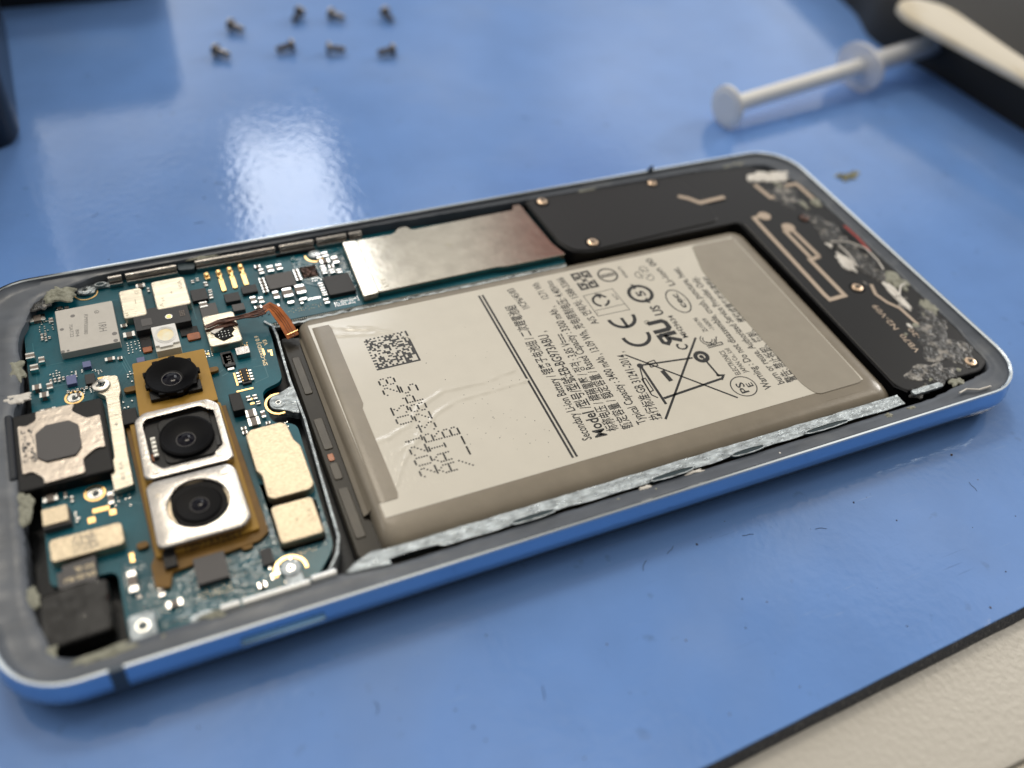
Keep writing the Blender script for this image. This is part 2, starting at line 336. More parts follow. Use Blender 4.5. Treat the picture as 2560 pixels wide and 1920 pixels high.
for p in inn:
    q = Vector(p); amp = .22 if (q.x < 16 or q.x > 128) else .10
    rag.append(tuple(q + (cen - q).normalized() * amp * (noise.noise(Vector((q.x * .8, q.y * .8, 1))) + .6 * noise.noise(Vector((q.x * 2.3, q.y * 2.3, 4))))))
def mixl(t): return [tuple(Vector(a).lerp(Vector(c), t)) for a, c in zip(outm, rag)]
def zn(base, amp): return lambda p: base + amp * noise.noise(Vector((p[0] * .6, p[1] * .6, 3)))
b = MB(); b.loops([(outm, 6.84), (mixl(.06), 6.45), (mixl(.3), zn(6.3, .04)), (mixl(.6), zn(6.25, .05)), (mixl(.92), zn(6.2, .07)), (rag, 6.0), (rag, 3.0)], M_ledge, False); ledge = b.build('grey_ledge', phone, smooth=50)
b = MB(); P = resample(rr(1.5, 1.5, L_ - 1.5, W_ - 1.5, 7, 8), 120); b.loops([(P, 1.2), (P, 1.6)], M_inner, True, True); b.build('midframe_floor', phone)
# silver inner rail beside the battery with its slots
b = MB()
top = [(44 + 82 * k / 90, 5.25 + .12 * noise.noise(Vector((k * .31, 0, 0)))) for k in range(91)]
bot = [(44 + 82 * k / 90, 3.25 + .3 * noise.noise(Vector((k * .17, 5, 0))) + (.5 if k < 8 else 0)) for k in range(91)]
vs = []; fs = []
rows = 7
for k in range(91):
    for r in range(rows):
        t = r / (rows - 1); p = Vector(top[k]).lerp(Vector(bot[k]), t); vs.append((p.x, p.y, 6.42 + .05 * noise.noise(Vector((p.x * 1.3, p.y * 2, 0)))))
for k in range(90):
    for r in range(rows - 1): a = k * rows + r; fs.append((a, a + 1, a + rows + 1, a + rows))
b.add(vs, fs, M_silver)
b.add([(x, y, z) for x, y in top for z in (6.42, 3)], [(2 * k, 2 * k + 2, 2 * k + 3, 2 * k + 1) for k in range(90)], M_silver)
b.box(128.6, 4.2, 134.6, 5.2, 6.2, 6.6, M_silver, .4)
b.prism([(38.5, 3.6), (44.2, 3.0), (44.2, 5.3), (42.5, 5.6), (40, 4.7)], 5.5, 6.42, M_silver, .1)
srail = b.build('bare_metal_strip', phone)
for a_, c_ in ((60.2, 66.8), (81.0, 88.2), (94.2, 100.0), (107.0, 115.2)):
    b = MB(); ym = 3.45
    P = [(a_ + (c_ - a_) * t, ym + .42 * math.sin(math.pi * t) ** .35 * (1 if s_ > 0 else -1) + .08 * noise.noise(Vector((a_ + t * 9, s_, 0)))) for s_, T in ((-1, range(13)), (1, reversed(range(13)))) for t in [q / 12 for q in T]]
    b.prism(P, 6.0, 6.52, M_slot); b.line(P, .16, 6.6, M_silver, True, .1); b.build('slot', srail)
# rail details
b = MB(); b.tube([(25.2, -.34, 4.9), (25.5, -.46, 4.9), (34.6, -.46, 4.9), (34.9, -.34, 4.9)], .44, M_rail, 14); b.build('volume_button', rail)
for x in (11.3,):
    b = MB(); b.loops([([(x, -.05 + dx), (x + 1.6, -.05 + dx), (x + 1.6, .6), (x, .6)], z) for dx, z in ((-.36, 3.25), (-.5, 4.1), (-.3, 5.2), (-.05, 6.3), (.0, 7.02))], M_band, True); b.build('antenna_line', rail)
b = MB(); b.loops([([(118.0, W_ - .6), (119.2, W_ - .6), (119.2, W_ - dx), (118.0, W_ - dx)], z) for dx, z in ((-.33, 3.25), (-.5, 4.1), (-.3, 5.2), (-.0, 6.3), (.0, 7.02))], M_band, True); b.build('antenna_line', rail)
b = MB(); b.lump(119, 70.3, 6.9, .5, .35, .9, M_blkp, seed=3); b.build('black_fleck', ledge)

# ------------------------------------------------------------------ circuit board
BZ = 4.6
out_b = fillet([(8.2, 66.6), (6.4, 60), (6.2, 14.5), (13.6, 14.5), (13.6, 4.3), (30, 4.3), (35.5, 5.4), (38.6, 9), (39.4, 30.5), (36.2, 31.6), (36.2, 38.2), (39.6, 39.2), (40.2, 48.6), (40.2, 51.8), (92, 51.5), (92, 67.6), (66, 69), (14, 68.6)], 1.3)
b = MB(); b.prism(out_b, 3.9, BZ, M_pcb)
for k in range(150):   # serrated pale edge towards the battery
    x = 41 + k * .34; b.box(x, 51.25, x + .17, 51.6, 4.0, BZ + .012, M_edgepcb, .01, 0, 1)
for pts in ([(7.6, 52.6), (13.8, 52.6)], [(7.4, 58), (7.4, 46), (9.2, 46)], [(9, 48), (11, 48)], [(31.4, 43.6), (33, 44.8), (37, 44.8)], [(33, 46.8), (33, 43.4), (31.6, 42.8)], [(36.2, 43.2), (37.8, 43.2), (37.8, 40.6), (35.8, 40)], [(18.6, 50.8), (19.5, 46), (21, 44.3)], [(18.9, 51), (19.8, 46.2), (21.3, 44.6)], [(19.2, 51.2), (20.1, 46.4), (21.6, 44.9)], [(13, 26), (18, 23.4)], [(10, 28), (10, 26)], [(44, 54.6), (52, 54.3)], [(43.6, 53.6), (55, 53.2)], [(30.4, 62), (30.4, 56)], [(14.4, 64.6), (20, 64.2)]):
    b.line(pts, .13, BZ + .01, M_trace)
b.text('SM-G973D/J 0.9', (37.99,43.02), (38.05,49.69), .62, BZ + .012, M_silk, .012)
b.text('V3', (39.05,47.22), (38.99,48.44), .6, BZ + .012, M_silk, .015)
b.prism([(38.97,46.13), (39.61,46.03), (39.48,44.76), (39.17,44.76), (39.25,45.62), (38.95,45.67)], BZ, BZ + .02, M_gold)
pcb = b.build('circuit_board', phone)
lq = fillet([(14, 15.8), (17, 14.6), (17, 12.2), (31, 13.2), (31.8, 17), (32.2, 22), (32.6, 17), (32.4, 10.2), (38, 10.2), (38.4, 17), (38.8, 11.5), (38, 9.5), (34.2, 9.6), (30.6, 8), (27, 4.8), (14.2, 4.8)], .5)
b = MB(); b.prism(lq, BZ - .1, BZ + .05, M_pcbw, .04); b.build('lacquer_film', pcb)
b = MB(); b.prism(fillet([(47.2, 60.2), (51, 57), (56, 56), (56, 67), (47.5, 67)], .5), BZ - .1, BZ + .05, M_pcbw, .04)
b.build('lacquer_film', pcb)

def ring(cx, cy, r, name='gold_ring', hole=True, z=BZ, m=M_gold, wd=.28):
    b = MB(); b.disc(cx, cy, r - wd, r, z - .05, z + .05, m, 36)
    if hole:
        b.disc(cx, cy, 0, r - wd - .12, z - .3, z + .008, M_tin); b.disc(cx + .1, cy - .12, 0, (r - wd) * .42, z - .2, z + .03, M_slot); b.disc(cx + .02, cy - .1, (r - wd) * .5, (r - wd) * .7, z - .2, z + .1, M_tin)
    return b.build(name, pcb)
ring(11.8, 45.0, 1.28); ring(12.5, 27.1, 1.32)
# components --------------------------------------------------------
def part(name, fn, parent=None, **k):
    b = MB(); fn(b); return b.build(name, parent or pcb, **k)
def mem(b):
    b.box(11.1, 53.2, 19.2, 62.8, BZ, 5.8, M_chipw, .15, .08)
    z = 5.815
    b.text('KM9930080', (15.31,60.69), (14.84,56.29), .55, z, M_mark)
    b.text('1RH', (17.31,58.15), (17.24,56.18), 1.1, z, M_mark); b.text('804', (13.76,57.69), (13.67,56.15), .5, z, M_mark); b.text('7SAT22', (12.98,59.14), (12.94,56.26), .5, z, M_mark)
    for p, r in (((13.44,60.93), .33), ((11.71,58.36), .28)): b.disc(p[0], p[1], 0, r, 5.7, z, M_mark, 18)
    p = (16.80,60.82); b.disc(p[0], p[1], .26, .34, 5.7, z, M_mark, 18); b.text('P', (p[0], p[1] - .15), (p[0], p[1] + .15), .3, z, M_mark)
    for p, r in (((18.65,55.19), .38), ((18.62,53.63), .34), ((11.39,53.19), .3), ((12.10,53.26), .2)): b.disc(min(p[0], 18.9), max(p[1], 53.5), 0, r, 5.7, z, M_mark, 9)
part('memory_chip', mem)
def can(x0, y0, x1, y1, m=M_can, z=5.95, r=.55, txt=()):
    def f(b):
        P = rr(x0, y0, x1, y1, r, 5); b.prism(P, BZ, z, m, .16)
        for t, p, q, h in txt: b.text(t, p, q, h, z + .008, M_stamp)
    return part('shield_can', f)
can(20.35, 57.8, 23.75, 64.5, txt=(('GJ', (22.9, 63.0), (22.9, 63.9), .55), ('RA', (20.9, 58.3), (20.9, 59.2), .5), ('-', (22.3, 60.8), (22.3, 61.9), .9)))
can(25.2, 58.4, 30.3, 65.3, txt=(('+', (27.9, 61.5), (27.9, 62.3), .8), ('VIA', (29.4, 62.2), (29.4, 64.4), .6), ('A', (26.0, 58.9), (26.0, 59.8), .6), ('H', (26.4, 60.2), (26.4, 61.0), .5)))
can(31.1, 47.9, 35.9, 54.9, txt=(('/4', (31.8, 49.6), (31.8, 50.8), .6), ('V', (35.0, 53.0), (35.0, 53.8), .5)))
tri = [(32.1, 48.7), (32.1, 49.7), (32.9, 49.1)]
part('shield_can', lambda b: b.prism(fillet([(32.2, 22.9), (32.2, 29.4), (33, 30.2), (37.2, 30.3), (37.9, 29.6), (38.1, 26.7), (38.7, 25.4), (38.7, 18.4), (38.0, 17.7), (33.2, 17.7), (32.6, 18.3), (32.7, 22.0), (32.2, 22.9)][:-1], .35), BZ, 5.95, M_cang, .14).text('H', (33.1, 18.6), (33.1, 19.5), .6, 5.958, M_stamp), label='gold toned shield can with notched sides')
can(32.5, 10.6, 37.9, 16.6, M_cang, txt=(('7', (33.4, 11.4), (33.4, 12.0), .6), ('ATA', (37.0, 12.6), (37.0, 14.8), .7), ('+', (35.2, 13.2), (35.2, 14.0), .8)))
part('oscillator_can', lambda b: (b.box(6.3, 22.6, 9.5, 25.2, BZ, 5.6, M_chipg, .15), b.box(6.35, 22.9, 9.3, 25.5, 5.6, 5.9, M_cang, .2)))
def can2(b):
    b.prism(rr(6.8, 17.1, 15.1, 20.5, .6, 4), BZ, 6.0, M_cang, .12)
    random.seed(3)
    for i in range(16):
        for j in range(13):
            if random.random() < .45: x = 9.4 + i * .17; y = 17.5 + j * .2; b.box(x, y, x + .15, y + .17, 6.0, 6.012, M_mark, .01, 0, 1)
part('shield_can', can2, label='long shield can with a stamped mark')
# proximity sensor strip and flash
def strip(b):
    b.box(21.6, 54.6, 29.6, 59.2, BZ, 5.9, M_chip, .15); b.box(22.6, 55.4, 24.1, 57.0, 5.9, 5.93, M_chipg, .2, 0); b.disc(26.6, 56.4, 0, .36, 5.9, 6.02, M_gold, 12); b.disc(26.6, 56.4, .36, .55, 5.9, 5.97, M_tin, 12)
    for k in range(4):
        for j in range(3): b.box(28.2 + j * .28, 56 + k * .34, 28.4 + j * .28, 56.2 + k * .34, 5.9, 5.96, M_cap, .02, 0, 1)
part('sensor_strip', strip)
part('flex_tail', lambda b: (b.box(21.8, 51.5, 23.4, 54.4, BZ, 4.9, M_blkp, .1), b.box(21.9, 50.8, 23.2, 51.9, BZ, 4.93, M_orange, .2)))
part('flex_tail', lambda b: (b.box(27.6, 52.6, 30.2, 54.4, BZ, 4.9, M_blkp, .1), b.box(28.4, 51.4, 30.3, 52.9, BZ, 4.93, M_orange, .3)))
def led(b):
    b.prism(rr(23.7, 49.0, 27.2, 54.2, .15, 3), BZ, 6.2, M_led, .05); b.prism([(23.75, 54.1), (27.15, 54.1), (27.15, 49.9), (26.2, 49.9), (26.2, 49.5), (24.3, 49.5), (24.3, 49.9), (23.75, 49.9)], 6.2, 6.5, M_wht, .04)
    b.disc(25.5, 51.9, 0, 1.2, 6.45, 6.52, M_phos, 30, 1.15)
    for r in (1.35, 1.55, 1.2): b.disc(25.5, 51.9, r - .05, r, 6.45, 6.56, M_wht, 36, 1.15)
part('flash_led', led)
# IC packages
ICS = [(30.6, 59.6, 33.0, 62.3, .7, M_chip), (31.3, 55.5, 33.8, 58.6, .5, M_chipg), (35.3, 57.7, 37.6, 59.7, .8, M_chip), (36.0, 55.4, 37.8, 57.0, .7, M_chipg), (38.2, 59.2, 40.6, 61.0, .6, M_chip),
       (42.4, 59.0, 46.8, 62.6, .6, M_chipg), (51.0, 54.6, 55.3, 59.2, .8, M_chip), (22.1, 8.6, 25.8, 12.4, .9, M_chipg), (18.9, 12.0, 20.4, 14.8, 1.2, M_blkp), (13.6, 46.6, 14.9, 48.6, .5, M_chip), (11.2, 47.2, 12.5, 49.0, .6, M_purp), (13.6, 50.0, 14.7, 51.2, .6, M_purp),
       (7.2, 13.4, 9.0, 15.8, .9, M_chipg), (32.2, 44.6, 33.8, 47.2, .5, M_chip), (29.8, 8.8, 31.2, 11.2, .6, M_chip), (20.8, 48.8, 21.9, 49.8, .5, M_purp)]
for (x0, y0, x1, y1, h, m) in ICS: part('chip', lambda b: b.box(x0, y0, x1, y1, BZ, BZ + h, m, .05, .04, 1))
def smd(x0, y0, x1, y1, h, cm=M_cap):
    def f(b):
        if abs(x1 - x0) > abs(y1 - y0): d = (x1 - x0) * .27; A_ = [(x0, y0, x0 + d, y1), (x1 - d, y0, x1, y1)]; C_ = (x0 + d, y0 + .02, x1 - d, y1 - .02)
        else: d = (y1 - y0) * .27; A_ = [(x0, y0, x1, y0 + d), (x0, y1 - d, x1, y1)]; C_ = (x0 + .02, y0 + d, x1 - .02, y1 - d)
        for q in A_: b.box(*q, BZ, BZ + h, M_tin, .05, .04, 1)
        b.box(*C_, BZ, BZ + h - .02, cm, .02, .02, 1)
    part('capacitor', f)
CAPS = []
for k in range(5): CAPS.append((41.3, 58.6 + k * .78, 42.2, 59.2 + k * .78, .55))
for k in range(4): CAPS.append((47.0, 60.0 + k * .75, 47.9, 60.6 + k * .75, .5))
CAPS += [(43.2, 63.4, 44.2, 64.9, .6), (44.7, 63.5, 45.6, 64.9, .6), (41.8, 63.4, 42.6, 64.6, .5), (41.4, 65.2, 42.4, 65.9, .4), (42.6, 56.6, 43.5, 58.4, .6), (50.0, 55.2, 50.8, 56.0, .5), (50.0, 56.4, 50.8, 57.2, .5), (50.0, 57.6, 50.8, 58.4, .5), (49.8, 53.2, 50.6, 54.4, .5),
         (51.4, 60.4, 52.3, 61.3, .55), (52.6, 60.2, 53.5, 61.1, .55), (53.7, 60.0, 54.6, 60.9, .5), (51.5, 61.6, 52.4, 62.5, .5), (52.8, 61.5, 53.7, 62.4, .55), (51.8, 63.0, 53.4, 64.0, .6), (53.8, 62.4, 54.8, 64.2, .6), (52.6, 64.6, 53.6, 65.8, .6), (51.6, 64.6, 52.4, 65.8, .5),
         (31.4, 57.9, 32.6, 59.2, .6), (39.0, 56.6, 39.9, 58.2, .6), (40.2, 56.4, 41.0, 57.8, .5), (39.2, 55.4, 40.4, 56.0, .4), (42.0, 54.9, 43.0, 55.5, .4), (46.2, 54.4, 46.7, 55.6, .4),
         (33.1, 33.2, 34.6, 34.6, .6), (33.1, 31.5, 34.7, 33.0, .6), (35.1, 32.6, 35.7, 33.9, .5), (32.0, 31.4, 32.7, 32.0, .3), (32.0, 30.6, 32.7, 31.2, .3), (35.4, 31.4, 36.0, 31.9, .3),
         (34.8, 36.6, 35.4, 37.5, .3), (33.9, 36.6, 34.5, 37.5, .3), (35.0, 35.5, 35.6, 36.1, .3), (16.6, 50.6, 18.0, 51.3, .4), (18.3, 50.4, 19.0, 51.0, .4), (19.6, 57.2, 20.6, 57.9, .4), (19.7, 54.7, 21.4, 55.8, .5), (7.4, 62.2, 9.6, 63.6, .5), (11.2, 64.2, 12.2, 64.8, .3), (12.4, 63.8, 13.0, 64.6, .3), (10.0, 61.6, 10.6, 62.6, .3),
         (6.4, 54.0, 7.6, 55.2, .8), (6.8, 51.4, 7.9, 52.6, .8), (8.0, 52.8, 8.8, 54.0, .7), (6.8, 47.4, 8.0, 48.4, .8), (7.6, 45.6, 8.8, 46.6, .8), (8.6, 47.2, 9.4, 48.4, .6), (12.0, 44.9, 12.9, 45.6, .2), (7.4, 42.4, 9.4, 43.6, .5), (6.5, 27.2, 8.3, 28.4, .5), (8.9, 27.3, 9.3, 28.4, .3), (9.6, 26.4, 10.0, 27.4, .3), (13.9, 24.4, 14.6, 26.4, .4),
         (33.0, 63.2, 33.6, 64.2, .3), (33.2, 60.0, 33.8, 61.0, .3), (33.3, 61.4, 33.9, 62.1, .3), (31.2, 64.6, 31.7, 65.3, .25), (32.0, 64.9, 32.5, 65.6, .25), (23.0, 65.6, 24.4, 66.5, .5), (24.5, 64.4, 24.9, 65.4, .3), (31.8, 5.6, 33.4, 6.4, .4), (28.6, 6.0, 29.6, 6.8, .4), (18.2, 7.0, 20.0, 7.9, .4), (14.6, 10.4, 15.6, 13.4, .7), (17.6, 8.9, 18.3, 10.2, .4), (15.2, 9.6, 15.7, 10.1, .2)]
random.seed(11)
for k in range(7): CAPS.append((9.0 + .55 * k, 48.7 - .1 * (k % 3), 9.35 + .55 * k, 49.4, .3))
for k in range(6): CAPS.append((11.0 + .6 * k, 45.9 + .12 * (k % 2), 11.4 + .6 * k, 46.4, .3))
for k in range(5): CAPS.append((8.6 + .5 * (k % 3), 58.0 + .9 * (k // 3) - .3 * (k % 2), 8.95 + .5 * (k % 3), 58.6 + .9 * (k // 3), .25))
for c in CAPS[:98]: smd(*c)
for x0, y0 in ((44.1, 56.2), (46.2, 56.4)):
    part('inductor', lambda b: (b.box(x0, y0, x0 + 1.5, y0 + 2.2, BZ, 5.4, M_tin, .2), b.box(x0 - .1, y0 + .5, x0 + 1.6, y0 + 1.7, BZ, 5.42, M_cap, .2)))
    part('capacitor', lambda b: b.box(x0 + .2, y0 - 1.2, x0 + 1.3, y0 - .6, BZ, 5.0, M_tin, .2))
# bare solder points, too many and too small to count
b = MB()
random.seed(5)
def dots(x0, y0, x1, y1, nx, ny, s_=.16, m=M_tin, keep=.85, h=.06):
    for i in range(nx):
        for j in range(ny):
            if random.random() < keep:
                x = x0 + (x1 - x0) * i / max(1, nx - 1) + random.uniform(-.05, .05); y = y0 + (y1 - y0) * j / max(1, ny - 1) + random.uniform(-.05, .05); b.box(x - s_ / 2, y - s_ / 2, x + s_ / 2, y + s_ / 2, BZ, BZ + h, m, .03, 0, 1)
dots(47.6, 55.3, 49.6, 55.6, 10, 2); dots(44.0, 53.2, 49.2, 53.9, 14, 3, .10, M_silk, .5); dots(51.3, 52.6, 55.2, 53.8, 12, 4, .14); dots(54.8, 54.4, 55.0, 58, 1, 9, .15)
dots(38.8, 53.9, 41.6, 56.2, 6, 5, .18, M_cap, .5, .2); dots(29.8, 47.4, 31.2, 48.6, 4, 4, .2); dots(33.6, 54.9, 35.2, 57.2, 4, 5, .14, M_tin, .5); dots(20.0, 51.6, 21.6, 53.8, 4, 5, .17, M_tin, .7, .12)
dots(35.6, 47.2, 36.4, 48.6, 3, 4, .17, M_gold, .8); dots(8.6, 60.0, 10.4, 62.6, 6, 6, .2, M_tin, .6, .2); dots(9.2, 49.4, 10.4, 51.0, 4, 4, .2, M_tin, .6, .2); dots(11.6, 49.2, 13.4, 50.0, 5, 3, .2, M_tin, .6, .2); dots(13.2, 45.2, 16.2, 45.9, 8, 3, .18, M_tin, .6, .2)
dots(19.2, 45.6, 20.4, 47.6, 4, 5, .2, M_tin, .6, .2); dots(17.9, 39.6, 19, 41.8, 3, 5, .2, M_tin, .7, .2); dots(36.2, 30.2, 38.2, 31.0, 7, 3, .16, M_tin, .6, .15); dots(33.4, 9.3, 36.8, 9.9, 10, 3, .15, M_silk, .7, .05); dots(14.2, 23.6, 16.4, 27.2, 6, 7, .18, M_tin, .5, .15)
dots(22.0, 7.2, 25.6, 8.2, 10, 3, .16, M_silk, .6, .1); dots(30.4, 5.4, 33.6, 9.0, 8, 8, .2, M_tin, .25, .2); dots(6.6, 9.6, 9.2, 13.0, 6, 6, .26, M_tin, .4, .3); dots(10.0, 23.2, 10.6, 24.6, 3, 4, .25, M_tin, .5, .3); dots(24.0, 57.2, 25.0, 60.0, 3, 6, .15, M_tin, .4); dots(14.4, 48.6, 16.2, 49.6, 6, 4, .16, M_tin, .4, .12); dots(49.2, 59.6, 50.9, 60.2, 6, 2, .15, M_tin, .6, .1); dots(15.8, 5.2, 29, 12, 20, 10, .16, M_cap, .18, .08)
o = b.build('solder_point', pcb); o['kind'] = 'stuff'
def pads(L, m=M_gold):
    for q in L: part('gold_pad', lambda b: b.box(*q, BZ, BZ + .06, m, .08, 0, 2))
pads([(15.2, 46.9 + .5, 16.5, 47.7 + .2), (14.4, 46.1, 15.0, 46.7), (16.6, 46.6, 17.2, 47.2), (15.1, 45.2, 16.4, 45.7), (11.9, 23.9, 13.9, 24.6), (11.2, 22.5, 12.1, 23.4), (13.8, 22.9, 14.6, 23.8), (32.9, 38.9, 35.3, 39.2), (33.2, 40.2, 33.45, 42.9), (30.4, 47.8, 30.8, 48.2), (29.4, 46.9, 29.9, 47.3), (34.1, 36.8, 34.7, 37.2), (34.2, 35.9, 34.8, 36.3), (38.2, 45.2, 38.5, 46.6), (15.2, 15.0, 15.7, 16.4)])
# spring contacts
for k, (x, y) in enumerate([(33.8, 65.4), (35.7, 65.5), (37.5, 65.7), (39.3, 65.9)]):
    def f(b):
        b.box(x - .4, y - .7, x + .4, y + .9, BZ, 5.0, M_gold, .1); b.box(x - .3, y - .2, x + .3, y + .6, 5.0, 5.35, M_gold, .15, .1)
        if k: b.loops([(rr(x - .5 + .1, y - 4.4, x + .3 + .1, y - 1.2, .2, 3), BZ), (rr(x - .45 + .1, y - 4.3, x + .25 + .1, y - 1.3, .2, 3), lambda p: 5.1 + .25 * math.sin((p[1] - y) * 1.9))], M_gold); b.box(x - .15, y - 1.6, x + .3, y - .6, 4.9, 5.05, M_gold, .1)
    part('spring_contact', f)
# board to board connector
def conn(b):
    b.box(34.0, 39.9, 35.3, 43.1, BZ, 5.0, M_chip, .1); b.box(34.3, 40.3, 35.0, 42.7, 5.0, 5.15, M_blkp, .1)
    for k in range(4): b.box(33.5, 40.4 + k * .62, 34.15, 40.75 + k * .62, BZ, 4.95, M_tin, .1); b.box(35.15, 40.4 + k * .62, 35.8, 40.75 + k * .62, BZ, 4.95, M_tin, .1); b.box(34.1, 40.4 + k * .62, 34.3, 40.7 + k * .62, 5.0, 5.12, M_gold, .05); b.box(35.0, 40.4 + k * .62, 35.2, 40.7 + k * .62, 5.0, 5.12, M_gold, .05)
part('battery_connector', conn)
part('shunt_resistor', lambda b: (b.box(34.4, 45.4, 36.4, 47.0, BZ, 5.6, M_silf, .2), b.box(32.4, 44.0, 33.9, 46.8, BZ, 5.1, M_chip, .1), b.box(32.6, 43.4, 33.6, 43.9, BZ, 4.9, M_tin, .15), b.text('R15', (33.2, 44.5), (33.2, 46.2), .6, 5.108, M_mark)))
# small gold mosaic mark
def mosaic(b):
    b.box(48.2, 60.6, 50.9, 63.6, BZ, BZ + .05, M_gold, .05, 0)
    random.seed(21)
    for i in range(14):
        for j in range(14):
            if random.random() < .42: x = 48.4 + i * .165; y = 60.85 + j * .18; b.box(x, y, x + .15, y + .17, BZ + .05, BZ + .06, M_burn, .01, 0, 1)
part('gold_marking', mosaic)
# shield plate
def plate(b):
    P = fillet([(58.4, 52.6), (79.0, 52.9), (81, 52.6), (92.2, 52.6), (91.2, 56), (90.6, 64), (90.4, 68.4), (89.0, 69), (88.4, 67.2), (69.0, 66.8), (68.4, 68.0), (66.8, 67.9), (65.5, 66.6), (58.9, 66.6)], .5)
    b.prism(P, 4.7, 5.75, M_plate, .12)
    b.prism(fillet([(55.7, 52.0), (58.5, 52.2), (59.0, 66.4), (56.4, 66.6)], .5), BZ, 5.95, M_plate, .18)
    b.box(72.9, 60.9, 74.3, 61.1, 5.75, 5.78, M_platemark, .02, 0); b.box(73.5, 60.3, 73.7, 61.7, 5.75, 5.775, M_platemark, .02, 0)
    b.text('LTE', (60.0, 53.5), (60.0, 55.6), .8, 5.76, M_stamp); b.line([(90.7, 53.2), (89.2, 67.2)], .08, 5.765, M_platemark)
part('shield_plate', plate)
b = MB(); zw = [(41 + k * .55, 51.0 + .22 * noise.noise(Vector((k * .4, 2, 0)))) for k in range(93)]
b.line(zw, .45, lambda p: 4.55 + .3 * noise.noise(Vector((p.x * .8, 0, 0))), M_silver, False, .6); b.build('crimped_foil_edge', phone)
# bracket with screw
def brk(b):
    b.prism(fillet([(14.9, 45.6), (16.2, 46.9), (17.9, 46.4), (18.0, 43.5), (17.6, 42.0), (17.3, 31.6), (17.3, 26.0), (14.9, 25.7), (14.8, 30.2), (15.6, 31.2), (15.9, 42.8), (14.8, 44.0)], .35), BZ + .2, 5.75, M_can, .08)
    for y in (36.7,): b.text('+', (16.6, y), (16.6, y + .7), .7, 5.757, M_mark)
    b.text('KA', (16.2, 29.0), (16.2, 30.3), .5, 5.757, M_mark); b.text('R5', (16.2, 27.2), (16.2, 28.4), .5, 5.757, M_mark)
brack = part('metal_bracket', brk, phone)
def screwhead(cx, cy, z, r, m, name='screw', parent=None, rot=.4):
    b = MB(); b.lathe([(r, z), (r * 1.0, z + .18), (r * .92, z + .34), (r * .7, z + .42), (r * .45, z + .43), (r * .2, z + .2)], cx, cy, m, 24)
    for a in (rot, rot + math.pi / 2):
        d = Vector((math.cos(a), math.sin(a))) * r * .55; b.line([(cx - d.x, cy - d.y), (cx + d.x, cy + d.y)], r * .24, z + .445, M_slot)
    return b.build(name, parent or phone)
screwhead(15.6, 44.9, 5.75, 1.25, M_screw, parent=brack)

# metal wall between board and battery, with threaded tabs
b = MB()
wl = [(39.9, 52.2), (40.9, 50.8), (41.0, 48.4), (40.7, 43), (40.5, 38.6), (40.6, 30.6), (40.0, 20), (39.5, 10), (38.6, 7.6), (37.2, 5.8), (36.8, 4.4)]
b.line(wl, .32, 4.95, M_silver, False, 3)
P = fillet([(40.6, 37.8), (40.3, 31.9), (38.6, 33.2), (36.9, 34.0), (36.6, 35.2), (37.2, 36.4), (38.8, 36.8)], .7); b.prism(P, 3.5, 4.85, M_silver, .08); wall = b.build('divider_wall', phone)
def tab(cx, cy, r, z):
    b = MB(); b.disc(cx, cy, .42 * r, r, z - .1, z + .1, M_silver, 26); b.disc(cx, cy, 0, .45 * r, z - .1, z + .02, M_slot, 20); b.disc(cx, cy, .3 * r, .38 * r, z, z + .07, M_tin, 20); return b.build('screw_boss', phone)
tab(37.9, 34.9, .95, 4.86); tab(32.8, 7.3, 1.15, 5.3); tab(15.7, 67.3, 1.0, 5.1); tab(51.5, 66.0, .95, 4.85)
b = MB(); arc = [(37.9 + 1.75 * math.cos(math.radians(a)), 34.9 + 1.95 * math.sin(math.radians(a))) for a in range(70, 296, 12)]; b.line(arc, .3, BZ + .07, M_gold, False, .1); b.build('gold_ring', pcb)
b = MB(); arc = [(32.8 + 1.9 * math.cos(math.radians(a)), 7.5 + 1.9 * math.sin(math.radians(a))) for a in range(-10, 200, 12)]; b.line(arc, .4, BZ + .1, M_gold, False, .1); b.build('gold_ring', pcb)
b = MB(); arc = [(51.5 + 1.55 * math.cos(math.radians(a)), 66.1 + 1.75 * math.sin(math.radians(a))) for a in range(170, 372, 12)]; b.line(arc, .3, BZ + .1, M_gold, False, .1); b.build('gold_ring', pcb)
b = MB(); arc = [(15.7 + 1.7 * math.cos(math.radians(a)), 67.2 + 1.7 * math.sin(math.radians(a))) for a in range(180, 362, 12)]; b.line(arc, .16, BZ + .1, M_gold, False, .1); b.build('gold_ring', pcb)
b = MB(); b.prism(fillet([(14.2, 68.6), (14.6, 66.6), (16.8, 66.4), (17.4, 67.6), (20, 67.2), (20.4, 68.6)], .5), 4.7, 5.0, M_silver, .08); b.build('frame_tab', phone)
b = MB(); b.prism(fillet([(32.0, 8.0), (33.7, 7.8), (34.0, 4.2), (31.6, 4.2)], .5), 4.7, 5.25, M_silver, .1); b.build('frame_tab', phone)
b = MB(); b.prism(rr(13.9, 3.4, 16.8, 7.0, .5, 4), 4.8, 5.8, M_silver, .15); b.disc(15.4, 5.2, 0, .6, 5.7, 5.83, M_slot); b.disc(15.4, 5.2, .6, .8, 5.7, 5.88, M_tin); b.build('screw_boss', phone)
